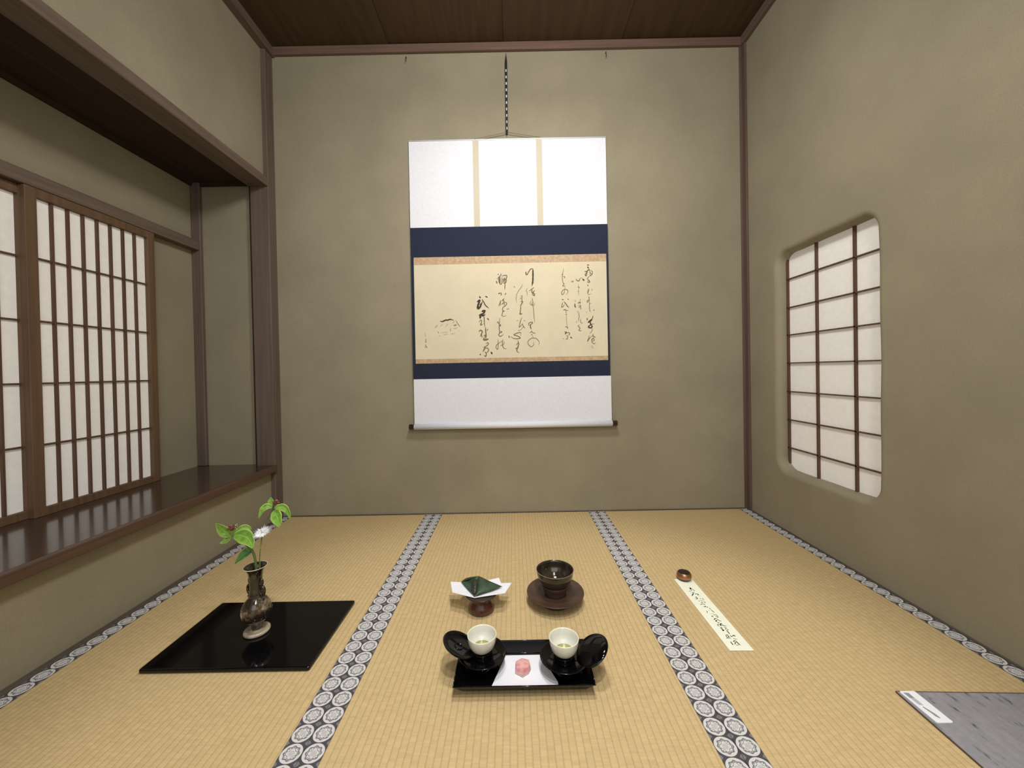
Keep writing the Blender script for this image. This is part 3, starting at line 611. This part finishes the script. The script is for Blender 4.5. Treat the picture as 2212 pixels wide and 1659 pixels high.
# ------------------------------------------------------------------ vase and flowers on the black board
def rrect(x0, x1, y0, y1, r, n=6):
    out = []
    for cx, cy, k in ((x1-r, y1-r, 0), (x0+r, y1-r, 1), (x0+r, y0+r, 2), (x1-r, y0+r, 3)):
        for i in range(n+1): a = PI/2*k+PI/2*i/n; out.append((cx+r*math.cos(a), cy+r*math.sin(a)))
    return out
bd = thing('display_board', (-.816, 1.21, 0), 'square black lacquered board beneath the flower vase', 'board')
b0 = MB(); lv = [(.0035, .0003), (.0010, .0012), (.0, .0035), (.0, .0095), (.0010, .0115), (.0035, .0124)]
pl = [[(x, y, z) for x, y in rrect(-1.056+e, -.578-e, 1.052+e, 1.363-e, .006)] for e, z in lv]; n = len(pl[0])
b0.add([p for L in pl for p in L], [(j*n+i, j*n+(i+1) % n, (j+1)*n+(i+1) % n, (j+1)*n+i) for j in range(len(pl)-1) for i in range(n)], 0, True)
b0.add(pl[-1], [tuple(range(n))]); b0.add(pl[0], [tuple(reversed(range(n)))])
build('board', b0, M['black'], bd)
VX, VY, VZ = -.824, 1.203, .0125
vz = thing('flower_vase', (VX, VY, VZ), 'small brown mottled glaze vase with lugs standing on the black board', 'vase')
def c3(*p): return (VX+p[0], VY+p[1], VZ+p[2])
prof = [(.0165, .010), (.0185, .018), (.0205, .030), (.030, .036), (.0405, .046), (.0475, .058), (.0495, .070), (.0480, .082), (.0425, .094), (.0340, .104), (.0265, .111), (.0240, .1145), (.0245, .118), (.0225, .124), (.0205, .138), (.0205, .150), (.0215, .165), (.0230, .180), (.0262, .194), (.0320, .203), (.0385, .2085)]
prof = [(a*.84, z) for a, z in prof]
build('body', MB().lathe(prof+[(.0315, .2098), (.0255, .2040), (.0190, .192), (.0155, .170), (.0140, .140), (0, .138)], c3(0, 0, 0), 72,
      wob=lambda a, z: 1+(.030*math.cos(5*a+.6)+.018*math.sin(9*a))*max(0, 1-abs(z-.068)/.038)), M['vase'], vz)
build('rim', MB().tube([c3(.0324*math.cos(a), .0324*math.sin(a), .2092) for a in [2*PI*i/56 for i in range(56)]], .0013, 8, closed=True), M['vaserim'], vz)
build('foot', MB().lathe([(.0, .0), (.034, .0), (.0370, .002), (.0375, .0055), (.0362, .0095), (.0325, .0110), (.026, .0090), (.019, .0085), (.0150, .0105), (.0135, .012), (0, .012)], c3(0, 0, 0), 64), M['vasefoot'], vz, 'wide pale glazed foot dish')
for s in (-1, 1):
    ax = (math.cos(-.25), math.sin(-.25))
    lg = MB()
    def ringp(R, zc, rc):
        return [c3(s*ax[0]*(rc+R*.62*math.cos(a)), s*ax[1]*(rc+R*.62*math.cos(a)), zc+R*math.sin(a)) for a in [2*PI*i/20 for i in range(20)]]
    lg.tube(ringp(.0098, .161, .0215), .0032, 8, closed=True); lg.tube(ringp(.0130, .134, .0245), .0048, 8, closed=True)
    lg.tube([c3(s*ax[0]*.027, s*ax[1]*.027, .118), c3(s*ax[0]*.031, s*ax[1]*.031, .112), c3(s*ax[0]*.028, s*ax[1]*.028, .104)], .003, 8)
    build('lug', lg, M['vase'], vz)
for k in range(7):      # raised leaf relief round the shoulder
    a = 2*PI*k/7+.3; ca, sa = math.cos(a), math.sin(a)
    pts = [(.0375, .088), (.0415, .074), (.0408, .060), (.0350, .049)]
    lf = MB(); lf.tube([c3(r*math.cos(a+.12*i), r*math.sin(a+.12*i), z) for i, (r, z) in enumerate(pts)], [.0010, .0026, .0024, .0010], 8)
    build('relief', lf, M['vase'], vz)

def leaf(parent, base, mid, tip, hw, mat_, cup=.25, twist=0.0, face=(0, -1, .35)):
    b, m_, t_ = Vector(base), Vector(mid), Vector(tip)
    ctrl = m_*2-(b+t_)*.5
    nu, nv = 14, 6; vs = []; uvs = []
    F = Vector(face).normalized()
    for i in range(nu+1):
        s = i/nu; c = bez(b, ctrl, t_, s); d = bez(b, ctrl, t_, min(1, s+.03))-bez(b, ctrl, t_, max(0, s-.03)); d.normalize()
        w = d.cross(F); w.normalize(); nrm = w.cross(d); nrm.normalize()
        ww = hw*(math.sin(PI*min(1, s**.80))**.85 if 0 < s < 1 else 0.0)+(.0006 if i == 0 else 0)
        for j in range(nv+1):
            q = j/nv*2-1
            vs.append(c+w*ww*q*math.cos(twist)-nrm*(ww*cup*(1-q*q))+nrm*(.0008*math.sin(s*22)*abs(q)))
            uvs.append((s, j/nv))
    fs = [(i*(nv+1)+j, i*(nv+1)+j+1, (i+1)*(nv+1)+j+1, (i+1)*(nv+1)+j) for i in range(nu) for j in range(nv)]
    me = bpy.data.meshes.new('leaf'); off = root_origin(parent)
    me.from_pydata([tuple(v-off) for v in vs], [], fs); me.materials.append(mat_)
    uv = me.uv_layers.new(name='UVMap')
    for p in me.polygons:
        p.use_smooth = True
        for li in p.loop_indices: uv.data[li].uv = uvs[me.loops[li].vertex_index]
    o = bpy.data.objects.new('leaf', me); COL.objects.link(o); o.parent = parent
    so = o.modifiers.new('thickness', 'SOLIDIFY'); so.thickness = .0005
    return o
def cluster(parent, c, r, nb, nw, seed):
    rnd = random.Random(seed); mb = MB(); mw = MB()
    for i in range(nb+nw):
        z = rnd.uniform(-.3, 1); a = rnd.uniform(0, 2*PI); q = math.sqrt(max(0, 1-z*z))
        p = Vector(c)+Vector((q*math.cos(a)*r, q*math.sin(a)*r, z*r*.72))
        (mb if i < nb else mw).sphere(p, rnd.uniform(.0016, .0026)*(1 if i < nb else .75), n=8, m=6)
    mb.sphere(c, r*.72, n=10, m=8)
    o = build('bud_cluster', mb, M['bud'], parent, weld=False)
    if nw: build('open_buds', mw, M['budw'], o, weld=False)
LEAF_A= [((-0.8981, 1.2, 0.32), (-0.9153, 1.1925, 0.3396), (-0.932, 1.185, 0.3678), 0.0162), ((-0.8981, 1.2, 0.32), (-0.9093, 1.195, 0.3092), (-0.9261, 1.19, 0.3015), 0.0088), ((-0.8922, 1.2, 0.3199), (-0.8405, 1.185, 0.3225), (-0.8079, 1.17, 0.2912), 0.0221), ((-0.8869, 1.205, 0.3265), (-0.8635, 1.21, 0.3417), (-0.8405, 1.215, 0.3347), 0.0103), ((-0.9024, 1.21, 0.3246), (-0.9006, 1.22, 0.3352), (-0.8985, 1.23, 0.3476), 0.0088), ((-0.8309, 1.203, 0.2732), (-0.8495, 1.1915, 0.2673), (-0.8724, 1.18, 0.2399), 0.0132)]
LEAF_B= [((-0.7669, 1.205, 0.4098), (-0.7772, 1.2125, 0.4222), (-0.7787, 1.22, 0.4346), 0.0103), ((-0.7638, 1.2, 0.4072), (-0.7852, 1.1925, 0.4103), (-0.7971, 1.185, 0.3784), 0.0103), ((-0.7643, 1.21, 0.405), (-0.7541, 1.2175, 0.4066), (-0.7438, 1.225, 0.4023), 0.0059), ((-0.758, 1.2, 0.4041), (-0.7258, 1.2, 0.405), (-0.7062, 1.2, 0.3664), 0.011), ((-0.7611, 1.2, 0.3983), (-0.742, 1.185, 0.3817), (-0.7233, 1.17, 0.3571), 0.0176), ((-0.7702, 1.21, 0.4037), (-0.7915, 1.22, 0.402), (-0.8069, 1.23, 0.4047), 0.0051)]
STEM_A= [(-0.8921, 1.2, 0.3228), (-0.8554, 1.205, 0.2904), (-0.8311, 1.203, 0.2673), (-0.8219, 1.203, 0.2228), (-0.8186, 1.203, 0.1814)]
STEM_B= [(-0.7624, 1.2, 0.4042), (-0.7782, 1.21, 0.3816), (-0.8003, 1.22, 0.3484), (-0.8137, 1.215, 0.2791), (-0.815, 1.208, 0.2202), (-0.8157, 1.203, 0.1814)]
STEM_W= [(-0.7997, 1.2, 0.3226), (-0.8023, 1.198, 0.2868), (-0.8067, 1.2, 0.2241), (-0.8127, 1.203, 0.1813)]
CL= [(-0.8893, 1.195, 0.3469), (-0.7548, 1.205, 0.4229), (-0.7968, 1.198, 0.3293)]
sa = thing('leafy_sprig', (STEM_A[-1][0], STEM_A[-1][1], .155), 'low leafy sprig with large bright leaves and red-brown buds, leaning left in the vase', 'flower sprig', 'leafy sprigs in the vase')
sb = thing('leafy_sprig', (STEM_B[-1][0]+.004, STEM_B[-1][1]+.004, .155), 'tall leafy sprig reaching up right above the white flower', 'flower sprig', 'leafy sprigs in the vase')
sw = thing('white_flower', (STEM_W[-1][0]+.004, STEM_W[-1][1]-.004, .155), 'single fringed white flower on a thin stem in the vase', 'flower')
def fit(S, dx, dy): return [S[0], *S[1:-1], (S[-1][0]+dx, S[-1][1]+dy, .155)]
sa_pts = catmull(fit(STEM_A, -.003, 0), 6); build('stem', MB().tube(sa_pts, [.0013+.0024*min(1, i/10) for i in range(len(sa_pts))], 10), M['stem'], sa)
build('stem', MB().tube(catmull(fit(STEM_B, .004, .004), 6), .0011, 8), M['stem'], sb)
build('stem', MB().tube(catmull(fit(STEM_W, .004, -.004), 6), .0009, 8), M['stemthin'], sw)
for i, (b, m_, t_, w) in enumerate(LEAF_A): leaf(sa, b, m_, t_, w, M['leafd'] if i == 5 else M['leafa'], .28, face=(.1*(i % 3-1), -1, .55))
for i, (b, m_, t_, w) in enumerate(LEAF_B): leaf(sb, b, m_, t_, w, M['leafa'], .28, face=(.15*(i % 3-1), -1, .45))
cluster(sa, CL[0], .0115, 34, 9, 4); cluster(sb, CL[1], .0085, 22, 2, 5)
ctr = Vector(CL[2])
for k in range(5):
    mb = MB(); a0 = 2*PI*k/5+.45; rnd = random.Random(k)
    def pt(r, a, up=0): return ctr+Vector((r*math.cos(a)*1.0, r*math.sin(a)*.90, r*.10+r*math.sin(a)*.42+up))
    # wedge-shaped petal cut into narrow fringes
    nf = 9; sp_ = .60
    mb.add([pt(.002, a0-.3), pt(.002, a0+.3), pt(.0175, a0+sp_), pt(.0190, a0), pt(.0175, a0-sp_)], [(0, 1, 2, 3, 4)])
    for j in range(nf):
        a = a0-sp_+2*sp_*(j+.5)/nf; L = rnd.uniform(.023, .0300); wv = sp_/nf*1.05
        mb.add([pt(.0165, a-wv), pt(.0165, a+wv), pt(L, a+rnd.uniform(-.05, .05), rnd.uniform(-.003, .004))], [(0, 1, 2)])
    o = build('petal', mb, M['petal'], sw, weld=False); so = o.modifiers.new('thickness', 'SOLIDIFY'); so.thickness = .0005
build('calyx', MB().lathe([(.0, -.014), (.0014, -.013), (.0026, -.008), (.0030, -.001), (.0, .0)], tuple(ctr), 12), M['stemthin'], sw)
for (x, y, z), dx in (((-.811, 1.198, .2899), -1), ((-.8024, 1.198, .2809), 1), ((-.7961, 1.198, .2984), 1)):
    leaf(sw, (-.8035, 1.198, z-.012), ((-.8035+x)/2+.001*dx, 1.198, z-.005), (x+dx*.002, 1.196, z), .0012, M['leafa'])

# ------------------------------------------------------------------ sweets stand with leaf-wrapped sweet
SXc, SYc = -.1195, 1.312
st = thing('pedestal_stand', (SXc, SYc, 0), 'small reddish brown lacquered pedestal stand holding white paper', 'pedestal stand')
build('pedestal', MB().lathe([(0, 0), (.034, 0), (.0405, .003), (.0448, .010), (.0445, .016), (.0405, .025), (.0345, .035), (.0315, .043), (.032, .047), (.036, .052)], (SXc, SYc, 0), 64), M['standwood'], st)
build('top_plate', MB().lathe([(0, .049), (.034, .0515), (.046, .055), (.0545, .0600), (.0558, .0618), (.054, .0625), (0, .0615)], (SXc, SYc, 0), 64), M['standtop'], st)
wp = [(-.2349, 1.3722), (-.2183, 1.3056), (-.1386, 1.274), (-.0369, 1.2949), (-.0137, 1.3552), (-.0526, 1.3594), (-.0604, 1.3902), (-.120, 1.372), (-.183, 1.3942), (-.1968, 1.3701)]
wz = [.0672, .0672, .0655, .0675, .0690, .0660, .0690, .0660, .0670, .0660]
mbp = MB(); cz = .0635; n = len(wp); cc = (SXc, SYc+.012)
ring1 = [((x*.45+cc[0]*.55), (y*.45+cc[1]*.55), cz) for x, y in wp]; ring2 = [(x, y, z) for (x, y), z in zip(wp, wz)]
mbp.add([(cc[0], cc[1], cz)]+ring1+ring2, [(0, 1+i, 1+(i+1) % n) for i in range(n)]+[(1+i, 1+n+i, 1+n+(i+1) % n, 1+(i+1) % n) for i in range(n)])
wpo = build('folded_paper', mbp, M['whitepaper']); tag(wpo, 'white folded paper sheet with pointed corners on the pedestal stand', 'paper')
so = wpo.modifiers.new('thickness', 'SOLIDIFY'); so.thickness = .0006; so.offset = 1
ws = thing('wrapped_sweet', (-.128, 1.32, .066), 'dark green leaf-wrapped sweet lying on the white paper', 'sweet')
P_ = {'l': (-.196, 1.3646, .0705), 'b': (-.183, 1.385, .0715), 't': (-.1325, 1.3605, .0920), 'r': (-.0467, 1.3262, .0725), 'f': (-.1388, 1.2762, .0685), 'k': (-.1262, 1.2830, .0760), 'kt': (-.1330, 1.3600, .0925), 'lo': (-.110, 1.345, .0690)}
def grid_tri(a, b, c, bulge, n=10):
    a, b, c = map(Vector, (a, b, c)); nrm = (b-a).cross(c-a).normalized(); nrm = nrm if nrm.z > 0 else -nrm
    vs = []; ix = {}
    for i in range(n+1):
        for j in range(n+1-i):
            u, v = i/n, j/n; w = 1-u-v; ix[i, j] = len(vs); vs.append(a*w+b*u+c*v+nrm*bulge*27*u*v*w+nrm*.3*bulge*math.sin(u*9)*v)
    fs = []
    for i in range(n):
        for j in range(n-i):
            fs.append((ix[i, j], ix[i+1, j], ix[i, j+1]))
            if j < n-i-1: fs.append((ix[i+1, j], ix[i+1, j+1], ix[i, j+1]))
    return vs, fs
mb = MB()
for tri, bu in ((((-.1330, 1.2800, .0745), P_['r'], P_['kt']), .005), ((P_['f'], P_['r'], (-.1330, 1.2800, .0745)), .0), ((P_['kt'], P_['r'], P_['lo']), .0)):
    v, f = grid_tri(*tri, bu); mb.add(v, f, 0, True)
o = build('leaf_flap', mb, M['wrapleaf'], ws); o.modifiers.new('thickness', 'SOLIDIFY').thickness = .0009
mb = MB()
for tri, bu in (((P_['l'], P_['f'], (-.150, 1.335, .070)), -.001), ((P_['l'], (-.150, 1.335, .070), P_['b']), .0), ((P_['b'], (-.150, 1.335, .070), P_['t']), .002), ((P_['l'], P_['b'], P_['t']), .004)):
    v, f = grid_tri(*tri, bu); mb.add(v, f, 0, True)
for tri in ((P_['t'], P_['f'], (-.150, 1.335, .070)), (P_['kt'], P_['f'], P_['lo']), (P_['t'], P_['kt'], P_['lo'])):
    v, f = grid_tri(*tri, 0.0); mb.add(v, f, 0, True)
o = build('leaf_wrap', mb, M['wrapleaf'], ws); o.modifiers.new('thickness', 'SOLIDIFY').thickness = .0009
mb = MB()
mb.tube(catmull([(-.1455, 1.356, .079), (-.1440, 1.340, .0765), (-.1420, 1.320, .0750), (-.1400, 1.302, .0725), (-.1390, 1.288, .0700)], 5), [.0035+.0085*math.sin(PI*min(1, .12+i_/23))*(1+.16*math.sin(i_*1.7)) for i_ in range(21)], 14)
build('filling', mb, M['wrapin'], ws, 'dark lumpy filling showing at the open side of the leaf', weld=False)

# ------------------------------------------------------------------ dark tea bowl on its wooden stand
TX, TY = .1405, 1.350
bs = thing('bowl_stand', (TX, TY, 0), 'dark brown wooden bowl stand with a wide flared brim', 'bowl stand')
build('brim', MB().lathe([(.034, .024), (.060, .0255), (.085, .0300), (.0985, .0365), (.1010, .0385), (.1005, .0405), (.0980, .0400), (.080, .0345), (.058, .0310), (.036, .0300)], (TX, TY, 0), 96), M['saucer'], bs)
build('foot_ring', MB().lathe([(.030, .026), (.048, .0255), (.0475, .012), (.0510, .002), (.0510, 0), (.042, 0), (.038, .012), (.030, .020)], (TX, TY, 0), 72), M['saucer'], bs)
build('bowl_holder', MB().lathe([(.0, .026), (.034, .0285), (.0370, .032), (.0405, .045), (.0450, .058), (.0475, .0655), (.0465, .0675), (.0450, .0660), (.037, .045), (.0, .040)], (TX, TY, 0), 72), M['saucer'], bs)
tb = thing('tea_bowl', (TX, TY, .046), 'dark brown glazed tea bowl resting on the wooden stand', 'tea bowl')
build('bowl', MB().lathe([(0, .0415), (.019, .0415), (.0200, .050), (.0300, .0525), (.0400, .0600), (.0452, .0675), (.0510, .0745), (.0572, .0835), (.0622, .0950), (.0645, .1060), (.0645, .111), (.0662, .1175), (.0655, .1188), (.0640, .1180), (.0618, .111), (.0612, .103), (.0580, .092), (.050, .0790), (.038, .0670), (.020, .0600), (0, .0585)], (TX, TY, 0), 96), M['teabowl'], tb)
build('rim', MB().tube([(TX+.0656*math.cos(a), TY+.0656*math.sin(a), .1186) for a in [2*PI*i/72 for i in range(72)]], .00075, 8, closed=True), M['bowlrim'], tb)

# ------------------------------------------------------------------ tray with two cups
TRX0, TRX1, TRY0, TRY1, TRZ = -.161, .1975, .950, 1.113, .034
ty = thing('serving_tray', (.0195, 1.031, 0), 'long black lacquered tray with raised sides carrying two cups', 'tray')
def ringr(e, z): return [(TRX0+e, TRY0+e, z), (TRX1-e, TRY0+e, z), (TRX1-e, TRY1-e, z), (TRX0+e, TRY1-e, z)]
lv = [ringr(.0230, .0055), ringr(.0205, .0062), ringr(.0, TRZ-.001), ringr(.0006, TRZ), ringr(.0022, TRZ), ringr(.0030, TRZ-.001), ringr(.0215, .0125), ringr(.0235, .0125), ringr(.0245, .0105)]
mb = MB(); mb.add([p for L in lv for p in L], [(j*4+i, j*4+(i+1) % 4, (j+1)*4+(i+1) % 4, (j+1)*4+i) for j in range(len(lv)-1) for i in range(4)]); mb.add(lv[-1], [(0, 1, 2, 3)]); mb.add(lv[0], [(3, 2, 1, 0)])
build('tray_body', mb, M['blacktray'], ty)
rm = MB()
for q0, q1 in (((TRX0, TRY0), (TRX1, TRY0)), ((TRX1, TRY0), (TRX1, TRY1)), ((TRX1, TRY1), (TRX0, TRY1)), ((TRX0, TRY1), (TRX0, TRY0))):
    rm.tube([(*q0, TRZ-.0006), (*q1, TRZ-.0006)], .0013, 10)
build('rim_glint_bead', rm, M['black'], ty, weld=False)  # bead added so the tray edge catches a lamp highlight
build('inner_glint_bead', MB().tube([(TRX0+.024, TRY1-.0225, .0128), (TRX1-.024, TRY1-.0225, .0128)], .0012, 10), M['black'], ty)  # added along the back only, to pick up a bright line
build('foot_strip', MB().box(-.128, .164, .980, .988, 0, .0056), M['black'], ty); build('foot_strip', MB().box(-.128, .164, 1.074, 1.082, 0, .0056), M['black'], ty)
tp = thing('tray_paper', (.02, 1.03, .0105), 'white folded paper lying in the middle of the black tray', 'paper')
build('lower_layer', MB().slab([(-.066, .9775), (.0945, .9765), (.107, .977), (.1065, .990), (.068, 1.0845), (-.031, 1.0845)], .0107, .0112), M['whitepaper'], tp)
build('upper_layer', MB().slab([(-.062, .984), (.103, .9800), (.068, 1.0815), (-.029, 1.0820)], .0112, .0117), M['whitepaper'], tp)
sx, syy, sz = .0155, 1.0285, .0119
pj = thing('pink_sweet', (sx, syy, sz), 'pink and cream faceted jelly sweet on white paper in the tray', 'sweet')
base = [(.000, -.026), (.016, -.014), (.0225, -.001), (.0200, .016), (-.001, .0240), (-.0190, .013), (-.0200, -.012)]
top = [(.002, -.019), (.014, -.009), (.0195, .002), (.0175, .0145), (-.001, .0210), (-.0165, .0105), (-.0165, -.009)]
lv = [[(sx+x*k, syy+y*k, sz+z) for x, y in L] for L, k, z in ((base, .93, 0), (base, 1, .002), (base, 1, .007), (top, 1.04, .0165), (top, .90, .0180))]
mb = MB(); n = 7
mb.add([p for L in lv for p in L], [(j*n+i, j*n+(i+1) % n, (j+1)*n+(i+1) % n, (j+1)*n+i) for j in range(4) for i in range(n)]); mb.add(lv[-1], [tuple(range(n))]); mb.add(lv[0], [tuple(reversed(range(n)))])
build('jelly', mb, M['pink'], pj)
# one stand and one cup, then copies
CL_, CR_ = (-.0945, 1.047), (.1290, 1.028)
cs = thing('cup_stand', (*CL_, .0106), 'left black lacquered cup stand with round brim, near the board side of the tray', 'cup stand', 'black cup stands on the tray')
build('foot', MB().lathe([(0, 0), (.029, 0), (.0290, .003), (.0245, .010), (.0225, .020), (.0235, .0285), (.0, .0285)], (0, 0, 0), 56), M['black'], cs, local=True)
build('brim', MB().lathe([(.0230, .0260), (.040, .0285), (.056, .0335), (.0645, .0385), (.0658, .0396), (.0652, .0412), (.0635, .0410), (.055, .0370), (.040, .0322), (.0230, .0305)], (0, 0, 0), 80), M['black'], cs, local=True)
build('cup_seat', MB().lathe([(0, .028), (.0300, .0300), (.0285, .036), (.0272, .0430), (.0280, .0455), (.0268, .0462), (.0245, .0440), (.015, .0410), (0, .040)], (0, 0, 0), 64), M['black'], cs, local=True)
cs2 = copy_tree(cs); cs2.location = (*CR_, .0106); cs2['label'] = 'right black lacquered cup stand with round brim, nearer the paper slip'
cu = thing('tea_cup', (*CL_, .0516), 'left white glazed tea cup with a little green tea, beside the ringed lid', 'tea cup', 'white tea cups on black stands')
cp_ = [(0, .0010), (.0130, .0008), (.0140, .0005), (.0150, .0020), (.0220, .0060), (.0305, .0135), (.0362, .0230), (.0390, .0340), (.0402, .0460), (.0400, .0480), (.0385, .0484), (.0376, .0465), (.0362, .0330), (.0330, .0230), (.0265, .0140), (.0180, .0085), (0, .0070)]
build('cup', MB().lathe(cp_, (0, 0, 0), 80), M['cupg'], cu, local=True)
build('rim', MB().tube([(.0393*math.cos(a), .0393*math.sin(a), .0483) for a in [2*PI*i/64 for i in range(64)]], .0010, 8, closed=True), M['cuprim'], cu, local=True)
build('tea', MB().lathe([(0, .0135), (.0245, .0135), (.0248, .0139), (0, .0140)], (0, 0, 0), 48), M['tea'], cu, 'yellow-green tea', local=True)
cu2 = copy_tree(cu); cu2.location = (*CR_, .0516); cu2['label'] = 'right white glazed tea cup with a little green tea, beside the smooth lid'
# lids leaning on the outer edge of each brim
def lid(name, loc, rot, label, ringed):
    r = thing(name, loc, label, 'lid', 'black lids leaning beside the cups')
    p = [(0, -.0030), (.029, -.0020), (.0425, .0010), (.0477, .0050), (.0485, .0064), (.0477, .0070), (.0425, .0032), (.029, .0006), (0, -.0006)]
    if not ringed: p = [(q, -z) for q, z in reversed(p)]
    build('lid_disc', MB().lathe(p, (0, 0, 0), 80), M['black'], r, local=True)
    if ringed: build('knob_ring', MB().lathe([(.0085, -.0008), (.0095, .0014), (.0110, .0018), (.0122, .0012), (.0128, -.0006)], (0, 0, 0), 48), M['black'], r, local=True)
    r.rotation_euler = rot; return r
lid('lacquer_disc', (-.1585, 1.041, .0712), (math.radians(0), math.radians(24), 0), 'left black oval lid with a ring, leaning against the left cup stand', True)
lid('lacquer_disc', (.2005, 1.021, .0735), (math.radians(6), math.radians(-32), 0), 'right smooth black lid leaning against the right cup stand', False)

# ------------------------------------------------------------------ paper slip and weight
sl = thing('paper_slip', (.653, 1.29, .0006), 'narrow pale green paper slip with a vertical line of brush writing', 'paper slip')
build('slip', MB().slab([(.6175, 1.482), (.6190, 1.1015), (.6890, 1.1000), (.6865, 1.486)], .0007, .0011), M['slip'], sl)
build('slip_writing', ribbons(MB(), SLIP, lambda p, k: (p.x, p.y, .00125+k), {'d': 0, 'm': 0, 'l': 1, 'f': 1}), [M['inkslip'], M['inkslip2']], sl, weld=False)
wt = thing('paperweight', (.6560, 1.4800, .0012), 'round bronze paperweight with a dark top on the end of the slip', 'paperweight')
wpz = [(0, 0), (.018, 0), (.0225, .003), (.0262, .009), (.0275, .0155), (.0262, .0225), (.0220, .0280), (.0205, .0292), (.018, .0300), (0, .0306)]
build('ball', MB().lathe(wpz, (.6560, 1.4800, .0013), 64, mis=[1, 1, 1, 0, 0, 0, 1, 1, 1]), [M['bronze'], M['bronzedark']], wt)

# ------------------------------------------------------------------ grey sheet with white card at the lower right
gs = thing('grey_sheet', (1.09, .80, .0006), 'flat grey printed sheet lying at the lower right edge', 'sheet')
build('sheet', MB().slab([(.951, .9500), (.9360, .600), (1.262, .600), (1.262, .9380)], .0007, .0032), M['greysheet'], gs)
build('sheet_edging', MB().slab([(.949, .9525), (.951, .9500), (1.262, .9380), (1.262, .9405)], .0007, .0034).slab([(.949, .9525), (.9340, .600), (.936, .600), (.951, .9500)], .0007, .0034), M['sheetedge'], gs)
wc = thing('white_card', (.975, .908, .0033), 'small white card with grey marks at the corner of the grey sheet', 'card')
build('card', MB().slab(rrect(.9560, .9940, .8640, .9500, .004), .0034, .0050), M['card'], wc)
build('card_mark', MB().slab([(.9615, .9450), (.9735, .9440), (.9730, .9280), (.9625, .9290)], .0051, .0053), M['cardmark'], wc)
build('card_mark', MB().slab([(.9660, .9040), (.9690, .9060), (.9725, .8960), (.9760, .8860), (.9765, .8760), (.9745, .8740), (.9700, .8790), (.9690, .8900)], .0051, .0053), M['cardmark'], wc, weld=False)
build('card_patch', MB().slab([(.9625, .9280), (.9740, .9270), (.9735, .9090), (.9640, .9100)], .0051, .0053), M['cardlight'], wc)
